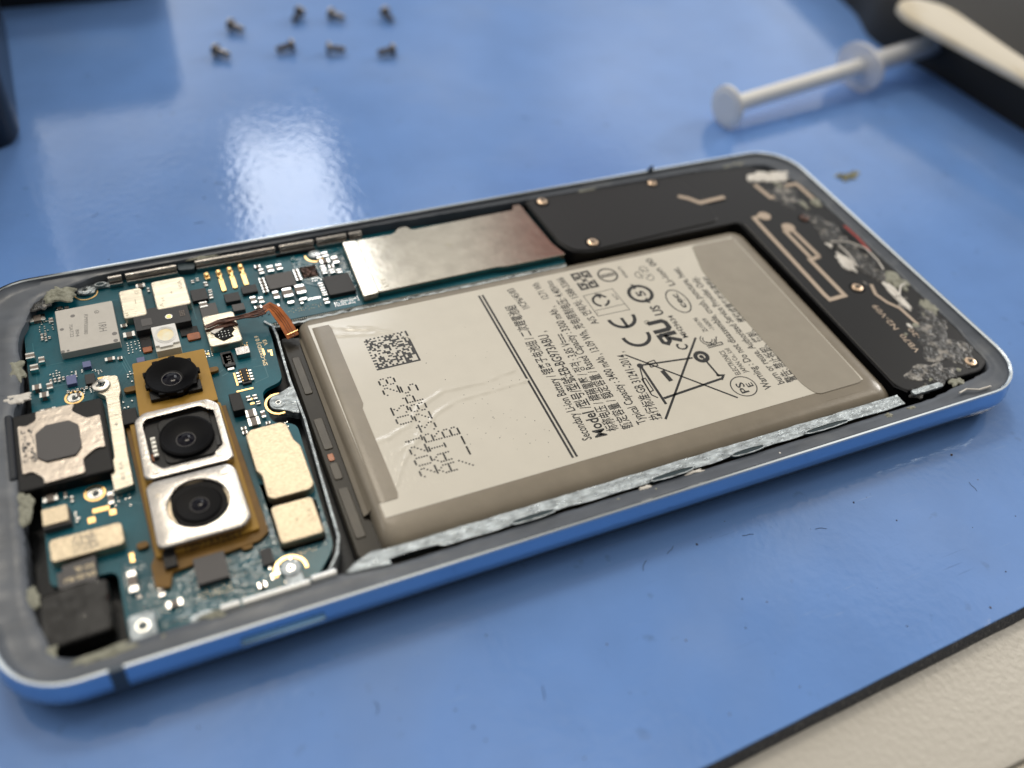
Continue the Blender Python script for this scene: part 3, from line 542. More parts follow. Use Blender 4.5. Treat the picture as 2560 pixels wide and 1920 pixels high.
# contact bars along both long sides
for x0, x1_, y0, y1_ in ((19.3, 21.3, 67.6, 68.5), (21.9, 29.6, 67.6, 68.5), (32.6, 45.4, 67.7, 68.6), (46.2, 51.9, 67.8, 68.7), (52.5, 57.6, 67.9, 68.7), (58.1, 60.3, 67.9, 68.7), (23.9, 26.1, 3.5, 4.5), (26.4, 34.3, 3.4, 4.5), (34.6, 37.6, 3.9, 4.6)):
    b = MB(); zb = 6.05 if y0 < 10 else 5.75; b.tube([(x0, (y0 + y1_) / 2, zb), (x1_, (y0 + y1_) / 2, zb)], .62 if y0 < 10 else .52, M_tin if y0 < 10 else M_silf, 12); b.box(x0, y0 - .5, x1_, y1_, 4.6, 5.4, M_silf, .1); b.build('contact_bar', phone)
b = MB(); b.prism(fillet([(29.8, 69.6), (29.8, 67.4), (32.2, 67.0), (33.0, 69.6)], .4), 4.6, 5.6, M_slot, .1); b.build('dark_clip', phone)
b = MB(); b.prism(fillet([(40, 67.3), (47, 67.2), (52, 66.9), (52, 67.6), (40, 67.9)], .3), 4.6, 5.2, M_blkp, .1); b.build('dark_clip', phone)
b = MB(); b.disc(18.0, 67.9, 0, .9, 5.0, 5.3, M_silver, 20, .6); b.disc(18.0, 67.9, 0, .6, 5.2, 5.33, M_slot, 20, .5); b.build('oval_eyelet', phone)
b = MB(); b.disc(21.9, 4.1, 0, 1.5, 5.0, 5.6, M_silver, 24, .55); b.disc(22.2, 4.0, 0, .9, 5.2, 5.63, M_slot, 20, .5); b.build('oval_eyelet', phone)

# ------------------------------------------------------------------ earpiece receiver
rc = empty('earpiece', (9.5, 35.5, 5), None, None); rc.parent = phone; rc.location = (Vector((9.5, 35.5, 5)) - Vector((75, 35, 0))) * S
b = MB(); b.box(4.1, 28.7, 15.4, 42.2, 3.6, 6.35, M_blkp, .4, .25); b.box(3.2, 31, 4.2, 42.6, 3.6, 6.5, M_navy, .4, .3); b.build('housing', rc)
b = MB(); cx, cy = 9.35, 35.6
P = fillet([(4.7, 40.1), (5.7, 39.6), (7.0, 40.3), (7.0, 41.9), (12.0, 41.9), (11.5, 40.6), (13.2, 38.7), (14.9, 38.9), (14.9, 32.7), (13.8, 33.0), (12.0, 31.6), (12.1, 29.2), (7.1, 29.0), (7.2, 30.0), (5.9, 31.5), (4.8, 31.3)], .45)
b.prism(P, 6.3, 6.6, M_steel, .1)
random.seed(9)
for k in range(60):
    x = 5.0 + random.random() * 1.5; y = 33.0 + random.random() * 5.6; b.box(x, y, x + random.choice((.12, .3)), y + random.choice((.15, .5)), 6.6, 6.612, M_mark if k % 3 else M_chip, .02, 0, 1)
b.build('steel_cross_plate', rc)
b = MB(); b.prism(fillet([(6.7, 33.5), (7.7, 32.4), (11.3, 32.4), (12.1, 33.6), (12.1, 37.6), (11.0, 38.8), (8.1, 38.8), (6.8, 37.6)], .25), 6.6, 6.85, M_chipg, .08); b.build('foam_pad', rc)

# ------------------------------------------------------------------ cameras
def cam_frame(b, x0, y0, x1, y1, z, m): b.prism(rr(x0, y0, x1, y1, 1.1, 4), 5.0, z, m, .35)
mp = MB(); mp.prism(fillet([(19.6, 37.2), (30.1, 37.2), (30.2, 48.0), (20.1, 48.0)], .3), 4.9, 5.85, M_must, .06)
for x, y in ((19.2, 43.6), (30.5, 43.9)): mp.prism(rr(x - .9, y - .5, x + .9, y + .5, .45, 4), 4.9, 5.3, M_brown, .05)
camA = empty('ultra_wide_camera', (25, 42.7, 5), None, None); camA.parent = phone; camA.location = (Vector((25, 42.7, 5)) - Vector((75, 35, 0))) * S
mp.build('carrier_board', camA)
b = MB(); cx, cy = 24.9, 42.75
prof = [(3.55, 5.85), (3.6, 6.1), (3.3, 6.15), (3.3, 6.35), (3.55, 6.45), (3.6, 7.1), (3.4, 7.25), (2.9, 7.1), (1.5, 6.5)]
b.lathe(prof, cx, cy, M_blkg, 60)
for k in range(9): a = k * .698; b.box(cx + 3.45 * math.cos(a) - .45, cy + 3.45 * math.sin(a) - .45, cx + 3.45 * math.cos(a) + .45, cy + 3.45 * math.sin(a) + .45, 6.6, 7.1, M_blkg, .2)
b.box(21.5, 39.3, 24, 41, 5.8, 6.5, M_blkp, .2); b.box(26.5, 39.4, 28.5, 41.4, 5.8, 6.5, M_blkp, .2); b.build('lens_barrel', camA)
def lens(parent, cx, cy, r, z):
    b = MB(); b.disc(cx, cy, r * .93, r, z - .2, z + .04, M_chipg, 32); b.lathe([(r, z - .1), (r * .9, z + .02), (r * .6, z + .12), (r * .3, z + .17), (r * .05, z + .18)], cx, cy, M_glass, 32); b.build('lens', parent)
lens(camA, 24.8, 42.5, 1.35, 6.55)
cp = MB(); P = fillet([(17.6, 37.0), (31.0, 36.5), (30.9, 36.0), (31.6, 13.6), (30.2, 12.6), (19.6, 11.6), (19.0, 9.6), (17.4, 10.2), (17.4, 13.4), (18.0, 14.6)], .25); cp.prism(P, 4.75, 5.2, M_brown, .06)
cp.prism(fillet([(18.2, 37.0), (30.3, 36.9), (30.6, 14.0), (18.2, 13.9)], .4), 5.2, 5.7, M_must, .1)
for x, y in ((16.9, 16.8), (28.6, 12.4)): cp.prism(rr(x - .7, y - .5, x + .7, y + .5, .45, 4), 4.7, 5.1, M_brown, .05)
cp.text('1BP7AN951', (21.6, 13.85), (28.2, 13.85), .7, 5.705, M_blkp)
cp.build('camera_carrier', phone)
camB = empty('main_camera', (24.4, 30.9, 5.5), None, None); camB.parent = phone; camB.location = (Vector((24.4, 30.9, 5.5)) - Vector((75, 35, 0))) * S
b = MB(); P = fillet([(18.7, 25.6), (19.4, 24.9), (29.2, 24.9), (30.0, 25.5), (30.0, 35.2), (28.7, 36.7), (20.2, 36.7), (18.9, 35.6)], .5)
Q = fillet([(20.5, 27.0), (21.0, 26.2), (27.6, 26.2), (28.2, 27.1), (29.1, 27.8), (29.1, 34.4), (28.0, 35.0), (27.5, 35.8), (20.3, 35.5), (19.8, 34.6), (19.9, 27.6), (20.3, 27.2)], .35)
P = resample(P, 160); qn = [tuple(hit(Q, Vector(p))) for p in P]
b.loops([(P, 5.5), (P, 7.0), (inset(P, .12), 7.12), (inset(P, .32), 7.15), (qn, 7.1), (qn, 6.4)], M_silf, False)
for x, y in ((20.3, 26.0), (28.4, 26.4)): b.disc(x, y, .22, .55, 7.0, 7.26, M_silf, 20); b.disc(x, y, 0, .3, 7.0, 7.2, M_steel, 16)
b.text('A', (28.0, 35.9), (28.0, 36.4), .5, 7.157, M_stamp)
b.build('steel_frame', camB)
b = MB(); b.prism(Q, 5.6, 6.3, M_blkp); b.box(21.6, 27.2, 28.4, 35.2, 6.3, 6.5, M_blkp, 1.0, .1, 5)
b.lathe([(3.55, 6.5), (3.5, 7.0), (3.2, 7.1), (2.6, 6.95), (1.4, 6.58)], 24.9, 31.0, M_blkg, 48)
for k in range(5): b.tube([(20.4, 29.0 + k * .75, 6.62), (21.0, 29.0 + k * .75, 6.62)], .27, M_tin, 10)
b.box(20.1, 28.4, 20.3, 29.6, 6.3, 6.5, M_orange, .05); b.box(28.3, 28.4, 28.9, 30.2, 6.3, 6.5, M_chip, .1); b.build('actuator', camB)
lens(camB, 24.7, 30.6, 1.25, 6.64)
camC = empty('telephoto_camera', (24.3, 19.4, 5.5), None, None); camC.parent = phone; camC.location = (Vector((24.3, 19.4, 5.5)) - Vector((75, 35, 0))) * S
b = MB(); P = resample(fillet([(18.6, 14.6), (19.2, 14.1), (28.9, 14.1), (30.0, 15.4), (29.8, 23.6), (29.0, 24.6), (19.4, 24.6), (18.6, 23.9)], .6), 160)
CI = [(24.3 + 3.95 * math.cos(2 * math.pi * k / 160), 19.5 + 3.95 * math.sin(2 * math.pi * k / 160)) for k in range(160)]
qn = [tuple(hit(CI, Vector(p))) for p in P]
import cmath
qa = [((24.3 + 3.9 * (p[0] - 24.3) / math.hypot(p[0] - 24.3, p[1] - 19.5)), (19.5 + 3.9 * (p[1] - 19.5) / math.hypot(p[0] - 24.3, p[1] - 19.5))) for p in P]
qb = [((24.3 + 3.75 * (p[0] - 24.3) / math.hypot(p[0] - 24.3, p[1] - 19.5)), (19.5 + 3.75 * (p[1] - 19.5) / math.hypot(p[0] - 24.3, p[1] - 19.5))) for p in P]
b.loops([(P, 5.5), (P, 6.8), (inset(P, .14), 6.96), (inset(P, .35), 7.0), (qa, 7.0), (qb, 6.9), (qb, 6.4)], M_silf, False)
for x, y in ((28.4, 23.3), (29.0, 16.6)): b.disc(x, y, .2, .5, 6.95, 7.08, M_silf, 20); b.disc(x, y, 0, .25, 6.95, 7.03, M_steel, 16)
b.text('B', (19.9, 21.9), (19.9, 22.5), .5, 7.006, M_stamp); b.build('steel_frame', camC)
b = MB(); b.disc(24.3, 19.5, 0, 3.8, 5.6, 6.5, M_cang, 40); P = fillet([(21.6, 16.6), (22.9, 16.0), (26.0, 16.0), (27.6, 17.2), (27.9, 19.5), (27.4, 22.2), (25.8, 23.0), (22.9, 23.0), (21.2, 21.9), (21.0, 19.0)], .6)
b.prism(P, 6.45, 6.62, M_blkg, .08); b.lathe([(2.9, 6.6), (2.7, 6.85), (2.4, 6.82), (1.3, 6.64)], 24.3, 19.5, M_blkg, 40); b.build('actuator', camC)
lens(camC, 24.4, 19.3, 1.15, 6.68)
for q in ((17.5, 36.8 - .4, 19.4, 39.2), (31.6, 34.2, 33.2, 37.6)): b = MB(); b.box(q[0], q[1], q[2], q[3], BZ, 6.0, M_blkp, .15); b.build('rubber_block', phone)
# front camera under black foil
b = MB(); b.prism(fillet([(4.9, 5.7), (12.4, 6.0), (12.6, 12.9), (9.8, 13.4), (5.0, 12.9)], .6), 3.6, 5.9, M_foil, .3); fc = b.build('foil_wrapped_module', phone)
b = MB(); b.prism(fillet([(7.6, 12.7), (11.4, 13.1), (11.6, 16.9), (7.8, 16.6)], .2), BZ, 5.55, M_chipg, .1); b.text('SM-05 RU', (11.4, 14.4), (7.9, 14.3), .7, 5.56, M_silk, flip=False); b.text('SO 0L', (11.3, 15.5), (9.1, 15.5), .7, 5.56, M_silk); b.build('front_camera_module', phone)

# torn amber flex on the third can
def flex(b):
    c = [(43.2, 47.2, 5.2), (42.6, 49.6, 6.3), (41.8, 51.4, 7.3), (41.0, 52.2, 7.8), (40.0, 51.6, 7.9)]
    wd = [1.0, 1.0, 1.0, .9, .75]; vs = []; fs = []
    dirs = [Vector((1, .3)), Vector((1, .35)), Vector((.85, .6)), Vector((.3, .95)), Vector((-.1, 1))]
    for p, ww, d in zip(c, wd, dirs): d = d.normalized() * ww; vs += [(p[0] - d.x, p[1] - d.y, p[2]), (p[0] + d.x, p[1] + d.y, p[2])]
    fs = [(2 * i, 2 * i + 1, 2 * i + 3, 2 * i + 2) for i in range(4)]; k = len(vs); vs += [(x, y, z - .12) for x, y, z in vs]; fs += [tuple(k + j for j in reversed(f)) for f in fs]
    for i in range(4): fs += [(2 * i, 2 * i + 2, k + 2 * i + 2, k + 2 * i), (2 * i + 1, k + 2 * i + 1, k + 2 * i + 3, 2 * i + 3)]
    b.add(vs, fs, M_orange)
    for q in (-.35, 0, .35): b.tube([(p[0] + d.normalized().x * q, p[1] + d.normalized().y * q, p[2] + .03) for p, d in zip(c, dirs)], .04, M_burn, 5)
    b.line([(42.3, 47.3), (44.1, 47.9)], .12, 5.75, M_gold)
part('amber_flex_cable', flex, phone, smooth=60)
b = MB(); random.seed(4)
c = [(40.2, 51.4, 7.8), (38.6, 51.5, 7.4), (36.8, 51.8, 7.0), (35.0, 52.3, 6.6), (33.2, 52.4, 6.5), (31.2, 51.9, 6.4)]
for s_ in (-.5, -.3, -.1, .1, .3, .5): b.tube([(x + random.uniform(-.1, .1), y + s_ * (1.2 if i < 2 else .7) + random.uniform(-.08, .08), z + random.uniform(-.1, .15)) for i, (x, y, z) in enumerate(c)], .13, M_burn, 6)
b.prism(fillet([(31.0, 51.4), (33.0, 52.0), (35.4, 52.4), (36.0, 51.4), (33.0, 51.2)], .2), 5.95, 6.25, M_burn, .1); b.build('torn_flex_strands', phone)
b = MB(); b.prism([(32.0, 51.2), (34.8, 52.0), (35.2, 50.6), (34.6, 49.9), (34.8, 49.2), (33.2, 48.6), (32.2, 49.8)], 5.96, 6.06, M_blkg, .02)
for i in range(4):
    for j in range(3): b.box(32.7 + i * .5, 49.4 + j * .55, 32.82 + i * .5, 49.52 + j * .55, 6.06, 6.07, M_tin, .02, 0, 1)
b.prism(fillet([(31.7, 51.0), (33.4, 51.7), (33.8, 51.3), (33.2, 50.9), (32.2, 50.3)], .15), 6.07, 6.2, M_gluew, .04); b.build('torn_contact_patch', phone)

# ------------------------------------------------------------------ battery
bat = MB(); TZ = 6.0
def bl(x0, y0, x1, y1, prof, m):
    bat.loops([(rr(x0 + o_ * .35, y0 + o_, x1 - o_, y1 - o_, 2.2, 6), z) for o_, z in prof], m)
bl(44.3, 5.5, 127.0, 50.7, [(0, 1.7), (0, 3.9), (.25, 4.7), (.8, 5.35), (1.7, 5.8), (3.0, 5.97), (4.4, 6.0)], M_wrap)
battery = bat.build('battery', phone, smooth=60)
b = MB(); FP = fillet([(40.9, 6.6), (44.9, 6.2), (45.4, 48.0), (41.4, 49.0)], .8)
b.loops([(FP, 1.8), (FP, 3.6), (inset(FP, .25), 3.85)], M_cell)
for q in ((41.6, 9.5, 43.0, 18.0), (41.7, 19.5, 42.9, 22.5), (41.8, 25, 43.1, 31), (42.0, 36, 43.2, 44)): b.box(*q, 3.8, 4.0, M_film, .3, .1)
b.box(41.9, 22.9, 42.7, 24.2, 3.8, 3.98, M_orange, .2, .05)
b.build('protection_circuit_film', battery)
def crease(p, pts, wdt):
    q = Vector((p[0], p[1])); best = 9
    for i in range(len(pts) - 1):
        a = Vector(pts[i]); c = Vector(pts[i + 1]); d = c - a; t = max(0, min(1, (q - a).dot(d) / d.length_squared)); best = min(best, (a + d * t - q).length)
    return math.exp(-(best / wdt) ** 2)
CR = [([(47.2, 22.4), (50.0, 22.6), (53.5, 23.9), (56.2, 26.8), (60.6, 28.6), (67, 28.4), (72, 29.2)], .38, .10), ([(48.6, 14.6), (51.0, 18.2), (54.4, 21.4), (58.0, 24.8), (62.0, 26.2), (67.4, 26.4), (73, 26.6)], .32, .12), ([(48.6, 46.6), (54.5, 44.4), (60, 40.8)], .4, .11), ([(49.4, 44.6), (54.8, 43.2)], .3, .08), ([(50.2, 19.8), (53, 20.6), (56, 24)], .3, .08)]
def hz(p):
    if p[0] > 80: return TZ + .03
    h = 0
    for c, w_, a in CR: h += a * .6 * crease(p, c, w_) * (.8 + 1.1 * noise.noise(Vector((p[0] * .6, p[1] * .6, w_ * 9))))
    if 47 < p[0] < 58 and 13 < p[1] < 26: h += .022 * noise.noise(Vector((p[0] * 3, p[1] * 3, 0)))
    return TZ + .03 + h
b = MB(); x0, x1, y0, y1 = 45.7, 123.4, 10.0, 48.0
nx, ny = 340, 160; vs = []; fs = []
xs = [x0 + 30 * k / 200 for k in range(201)] + [x0 + 30 + (x1 - x0 - 30) * k / 40 for k in range(1, 41)]
ys = [y0 + (y1 - y0) * k / ny for k in range(ny + 1)]
for x in xs:
    for y in ys: vs.append((x, y, hz((x, y))))
for i in range(len(xs) - 1):
    for j in range(ny): a = i * (ny + 1) + j; fs.append((a, a + ny + 1, a + ny + 2, a + 1))
b.add(vs, fs, M_lab)
IZ = lambda p: hz(p) + .012
T = lambda s_, p, q, h, bold=0: b.text(s_, p, q, h, IZ, M_ink, bold * .5 + .010)
z = TZ + .04
# double rule
for da in (0, .62): b.line([(73.0 + da + .4 * k / 60, 10.9 + 35.7 * k / 60) for k in range(61)], .34, IZ, M_ink)
T('Secondary Li-ion Battery / 锂离子电池组 / 二次鋰電池組', (76.37,13.14), (77.26,42.80), 1.5, .004)
T('Model', (78.55,13.06), (78.82,17.99), 1.9, .02); T('/型号/型號:EB-BG973ABU ,', (78.84,18.59), (79.43,35.64), 1.7, .008); T('1ICP6/45/83', (79.53,41.35), (78.89,46.65), 1.3)
T('标称电压 / 標稱電壓 / 정격 : 3.85 V=== ,', (80.73,13.46), (82.12,34.91), 1.5, .004)
T('额定容量 / 額定容量 / Rated Capacity : 3300 mAh ,', (83.02,13.14), (83.45,40.54), 1.45, .004); T('12.71 Wh', (83.58,42.59), (83.49,46.75), 1.3)
T('Typical Capacity : 3400 mAh , 13.09 Wh, 充电限制电压: 4.40V==', (85.34,13.27), (86.04,46.59), 1.45, .004)
T('执行标准:GB 31241-2014 ,', (87.82,13.25), (89.27,27.62), 1.5, .004); T('A/S 연락처: 1588-3366', (88.63,34.52), (88.00,46.76), 1.35, .004)
T('Warning : Do not disassemble, crush, puncture, heat,', (107.54,13.10), (108.48,43.18), 1.35, .006)
T('burn or reuse. Authorized Service Provider Only.', (110.12,13.40), (110.31,40.00), 1.35, .006)
T('警告: 禁止拆卸、挤刺、', (112.19,13.23), (112.3, 25.5), 1.6, .004); T('燃烧或重复使用请授权', (112.6, 27.5), (112.9, 39.5), 1.6, .004)
T('ELECTRONICS', (104.75,17.28), (105.03,22.72), .95, .006); T('JAPAN Co., Ltd', (106.11,17.23), (106.14,22.91), .85, .004)
T('ZU10196', (105.10,27.34), (105.05,30.84), .85); T('-16009', (106.43,27.34), (106.47,30.24), .85)
T('MH29634', (101.18,27.19), (101.35,32.62), .95, .01); T('C', (99.20,24.90), (99.68,26.13), 1.9, .03); T('US', (99.84,33.25), (99.98,35.60), 1.7, .03)
T('Li-ion 00', (105.77,39.18), (105.22,46.83), 1.3, .006); T('R38A75', (99.22,43.44), (99.21,46.36), .6)
def XY(fr): return fr
# CE
def arcp(c, r, a0, a1, n=18): return [(c[0] + r * math.cos(math.radians(a0 + (a1 - a0) * k / n)), c[1] + r * math.sin(math.radians(a0 + (a1 - a0) * k / n))) for k in range(n + 1)]
cC = (93.58,29.79); cE = (93.38,34.29)
for c in (cC, cE): b.line(arcp((c[0], c[1] + .3), 2.2, 180 - 5, 360 + 5), .62, IZ, M_ink)
b.line([(cE[0], cE[1] + .3), (cE[0], cE[1] - 1.9)], .55, IZ, M_ink)
# crossed out bin
def J_(l): return l
binp = [(90.97,23.97), (99.80,22.80)]; b.line(binp, .34, IZ, M_ink)
b.line([(101.41,22.81), (101.64,17.93)], .34, IZ, M_ink); b.line([(90.98,16.67), (101.63,17.41)], .42, IZ, M_ink); b.line([(91.00,23.83), (90.71,15.53)], .42, IZ, M_ink)
b.line([(90.82,23.89), (89.83,20.84), (89.57,17.89), (90.20,17.06)], .22, IZ, M_ink); b.line([(101.34,18.29), (102.40,17.94), (101.58,17.17)], .4, IZ, M_ink)
b.line([(89.92,26.72), (101.89,13.11)], .3, IZ, M_ink); b.line([(102.72,26.68), (89.10,12.93)], .36, IZ, M_ink)
p = (101.27,22.58); b.disc(p[0], p[1], .62, 1.3, z, z + .01, M_ink, 30); b.disc(p[0], p[1], 0, .38, z, z + .01, M_ink, 20); p = (90.94,23.91); b.disc(p[0], p[1], 0, .5, z, z + .01, M_ink, 20)
b.line([(93.70,21.88), (93.93,19.47)], .75, IZ, M_ink); b.line([(92.42,24.16), (93.63,24.29), (93.66,23.08), (92.43,23.09)], .2, IZ, M_ink, True); b.line([(89.76,21.25), (90.39,21.29), (90.31,18.64), (89.62,18.50)], .2, IZ, M_ink, True)
# PSE
p = (104.13,14.89); b.disc(p[0], p[1], 1.95, 2.12, z, z + .01, M_ink, 48); T('PS', (p[0] - .45, p[1] - 1.3), (p[0] - .45, p[1] + .9), 1.35, .012); T('E', (p[0] + 1.05, p[1] - .45), (p[0] + 1.05, p[1] + .4), 1.1, .012)
# KC mark
c = (104.71,25.47)
for dx in (0, .42):
    b.line(arcp((c[0] - .4, c[1] + .2), .75 + dx, 120, 350), .17, IZ, M_ink)
b.line([(c[0] - 1.3, c[1] - 1.5), (c[0] + 1.5, c[1] - 1.5)], .2, IZ, M_ink); b.line([(c[0] - 1.3, c[1] - 1.1), (c[0] + .3, c[1] - 1.2), (c[0] - .9, c[1] - .2)], .2, IZ, M_ink); b.line([(c[0] + 1.5, c[1] - 1.5), (c[0] + 1.5, c[1] - 1.0), (c[0] + .5, c[1] - 1.0), (c[0] + 1.4, c[1] + .4)], .2, IZ, M_ink)
# UL style RU
c = (98.38,29.23)
b.line([(c[0] + 1.5, c[1] + .35), (c[0] - 1.0, c[1] + .35), (c[0] - 1.4, c[1] + .7), (c[0] - 1.4, c[1] + 1.7), (c[0] - 1.0, c[1] + 2.1), (c[0] + 1.0, c[1] + 2.1)], .0001, IZ, M_ink)
b.line([(c[0] - 1.6, c[1] + 2.7), (c[0] + 1.0, c[1] + 2.7), (c[0] + 1.45, c[1] + 2.2), (c[0] + 1.45, c[1] + 1.0), (c[0] + 1.0, c[1] + .6), (c[0] - 1.6, c[1] + .6)], .85, IZ, M_ink)
b.line([(c[0] + 1.9, c[1] - .4), (c[0] - 1.0, c[1] - .4)], .9, IZ, M_ink); b.line([(c[0] - 1.3, c[1] - .1), (c[0] - 1.3, c[1] - 1.9), (c[0] - .7, c[1] - 2.4), (c[0] - .1, c[1] - 1.9), (c[0] - .1, c[1] - .4)], .7, IZ, M_ink); b.line([(c[0] + .1, c[1] - 1.2), (c[0] + 1.9, c[1] - 2.4)], .8, IZ, M_ink)
p = (96.95,32.27); b.disc(p[0], p[1], .42, .5, z, z + .01, M_ink, 24); T('R', (p[0], p[1] - .22), (p[0], p[1] + .22), .5)
# recycle 5
p = (99.40,38.98)
b.line(arcp(p, 1.95, 100, 262), .62, IZ, M_ink); b.line(arcp(p, 1.95, 280, 442), .62, IZ, M_ink); b.prism([(p[0] - .5, p[1] + 2.7), (p[0] - .5, p[1] + 1.2), (p[0] + .6, p[1] + 1.95)], z, z + .01, M_ink); b.prism([(p[0] + .5, p[1] - 2.7), (p[0] + .5, p[1] - 1.2), (p[0] - .6, p[1] - 1.95)], z, z + .01, M_ink)
T('5', (p[0], p[1] - .7), (p[0], p[1] + .7), 1.5, .03)
# CQC oval
p = (104.63,35.34); b.line([(p[0] + 1.75 * math.cos(a * .1963), p[1] + 2.9 * math.sin(a * .1963)) for a in range(32)], .22, IZ, M_ink, True); T('cec', (p[0] + .1, p[1] - 1.8), (p[0] + .1, p[1] + 1.8), 1.25, .03); T('=', (p[0] + 1.2, p[1] - .2), (p[0] + 1.2, p[1] + .2), .3)
# boxed Q mark
q = [(89.88,41.36), (95.41,41.54), (95.71,35.99), (89.89,36.14)]; b.line(q, .10, IZ, M_ink, True); b.line([(89.93,37.45), (95.75,37.48)], .1, IZ, M_ink)
p = (92.13,39.44); b.line(arcp(p, 1.3, 20, 250), .42, IZ, M_ink); b.line(arcp(p, 1.3, 275, 350), .42, IZ, M_ink); b.prism([(p[0] - .3, p[1] + 1.9), (p[0] + .9, p[1] + 1.5), (p[0] + .2, p[1] + .4)], z, z + .01, M_ink); T('KCT', (94.97,38.85), (94.91,40.39), .6); T('T:1', (90.24,36.61), (90.12,37.00), .4)
# interlocked mark
p = (91.89,44.92)
for sx in (-1, 1):
    for sy in (-1, 1): b.line([(p[0] + sx * 1.5, p[1] + sy * .3), (p[0] + sx * 1.5, p[1] + sy * 2.0), (p[0] + sx * .3, p[1] + sy * 2.0), (p[0] + sx * .3, p[1] + sy * 1.0), (p[0] + sx * .95, p[1] + sy * .7), (p[0] + sx * .95, p[1] + sy * 1.4)], .42, IZ, M_ink)
    b.line([(p[0] - .5 * sx, p[1] - .45), (p[0] + .5 * sx, p[1] + .45)], .3, IZ, M_ink)
# circled stroke
p = (96.34,44.98); b.disc(p[0], p[1], 1.5, 1.78, z, z + .01, M_ink, 40); b.line([(p[0] - 1.4, p[1] - .2), (p[0] + 1.4, p[1] - .2)], .3, IZ, M_ink); b.line([(p[0] - 1.4, p[1] + .25), (p[0] + 1.4, p[1] + .25)], .2, IZ, M_ink)
# triangle of arrows
p = (102.58,43.37)
for k in range(3):
    a = math.radians(180 + 120 * k); c = (p[0] + .95 * math.cos(a), p[1] + 1.2 * math.sin(a)); b.line([(c[0] + .75 * math.cos(a + t), c[1] + .9 * math.sin(a + t)) for t in (-1.9, -.9, 0, .9, 1.9)], .12, IZ, M_ink, True); b.line([(c[0] + .2 * math.cos(a + 1.5), c[1] + .3 * math.sin(a + 1.5)), (p[0] + .3 * math.cos(a + 1), p[1] + .3 * math.sin(a + 1))], .1, IZ, M_ink)
# square dot code printed on the label
random.seed(77); n = 22; cs = 6.85 / n
for i in range(n):
    for j in range(n):
        on = random.random() < .5
        if i == n - 1 or j == 0: on = True           # solid right and bottom sides
        elif i == 0: on = j % 2 == 0
        elif j == n - 1: on = i % 2 == 1
        if on:
            x = 52.7 + i * cs; y = 35.5 + j * cs; zz = IZ((x, y)); b.add([(x, y, zz), (x + cs * 1.0, y, zz), (x + cs * 1.0, y + cs * 1.0, zz), (x, y + cs * 1.0, zz)], [(0, 1, 2, 3)], M_ink)
# dot matrix print
F5 = {'0': ['01110', '10001', '10001', '10001', '10001', '10001', '01110'], '1': ['00100', '01100', '00100', '00100', '00100', '00100', '01110'], '2': ['01110', '10001', '00001', '00010', '00100', '01000', '11111'], '3': ['11111', '00010', '00100', '00010', '00001', '10001', '01110'],
      '8': ['01110', '10001', '10001', '01110', '10001', '10001', '01110'], '.': ['00000', '00000', '00000', '00000', '00000', '00000', '00100'], 'A': ['00100', '01010', '10001', '10001', '11111', '10001', '10001'], 'I': ['01110', '00100', '00100', '00100', '00100', '00100', '01110'],
      'R': ['11110', '10001', '10001', '11110', '10100', '10010', '10001'], 'P': ['11110', '10001', '10001', '11110', '10000', '10000', '10000'], 'S': ['01111', '10000', '10000', '01110', '00001', '00001', '11110'], '/': ['00000', '00001', '00010', '00100', '01000', '10000', '00000'], '_': ['00000', '00000', '00000', '00000', '00000', '00000', '11111'], 'B': ['11110', '10001', '10001', '11110', '10001', '10001', '11110']}
def dotline(sx, ya, pitch, xb, h):
    for k, ch in enumerate(sx):
        for r, row in enumerate(F5[ch]):
            for c_, q in enumerate(row):
                if q == '1':
                    x = xb - h + h * r / 6; y = ya + k * pitch + c_ * .335
                    for yy in ((y, y + .165) if c_ < 4 and row[c_ + 1] == '1' else (y,)):
                        b.disc(x, yy, 0, .15, 0, 0, M_ink, 7); n_ = 14
                        for v_ in range(len(b.v) - n_, len(b.v)): b.v[v_] = (b.v[v_][0], b.v[v_][1], IZ((x, yy)))
dotline('2021.03.28', 14.6, 1.96, 54.5, 2.25); dotline('AAIR328PS', 14.3, 1.95, 57.1, 2.25); dotline('/__B', 14.3, 1.95, 59.8, 2.25)
b.build('label', battery, smooth=30)
# taupe tape over the label's left margin, sticker on its right
b = MB(); CS = [(48.5, 6.10), (46.6, 6.10), (45.9, 6.09), (45.35, 5.98), (44.9, 5.7), (44.5, 5.2), (44.1, 4.6), (43.5, 4.2)]
ys = [12.4 + 34.8 * k / 40 for k in range(41)]; vs = []; fs = []
for y in ys:
    for k, (x, z) in enumerate(CS): vs.append((x + (.35 * (y > 29) + (y - 12) * .006 - .1 - (.25 if y in (ys[0], ys[-1]) else 0) if k == 0 else (y - 12) * .015), y, z))
for a in range(40):
    for k in range(len(CS) - 1): q = a * len(CS) + k; fs.append((q, q + len(CS), q + len(CS) + 1, q + 1))
k = len(vs); vs += [(x, y, z - .05) for x, y, z in vs]
for a in range(40): q = a * len(CS); fs.append((q, k + q, k + q + len(CS), q + len(CS)))
for e_ in (0, 40 * len(CS)):
    for c_ in range(len(CS) - 1): fs.append((e_ + c_, e_ + c_ + 1, k + e_ + c_ + 1, k + e_ + c_))
b.add(vs, fs, M_wrap); b.build('end_tape', battery)
b = MB(); P = fillet([(114.2, 9.6), (123.1, 9.6), (123.6, 47.8), (114.9, 47.8), (114.4, 46.4), (112.8, 41.0), (113.2, 12.2)], 1.1)
b.prism(P, 6.0, TZ + .10, M_stk, .03); b.line([(123.2, 12.0), (123.5, 47.2)], .16, TZ + .112, M_clear); b.line([(114.6, 47.5), (123.2, 47.5)], .14, TZ + .112, M_clear); b.build('pull_tab_sticker', battery)
b = MB(); b.box(114.0, 8.0, 122.6, 10.2, 5.4, 5.93, M_wrap, 1.0, .1); b.build('end_tape', battery)
b = MB(); random.seed(8)
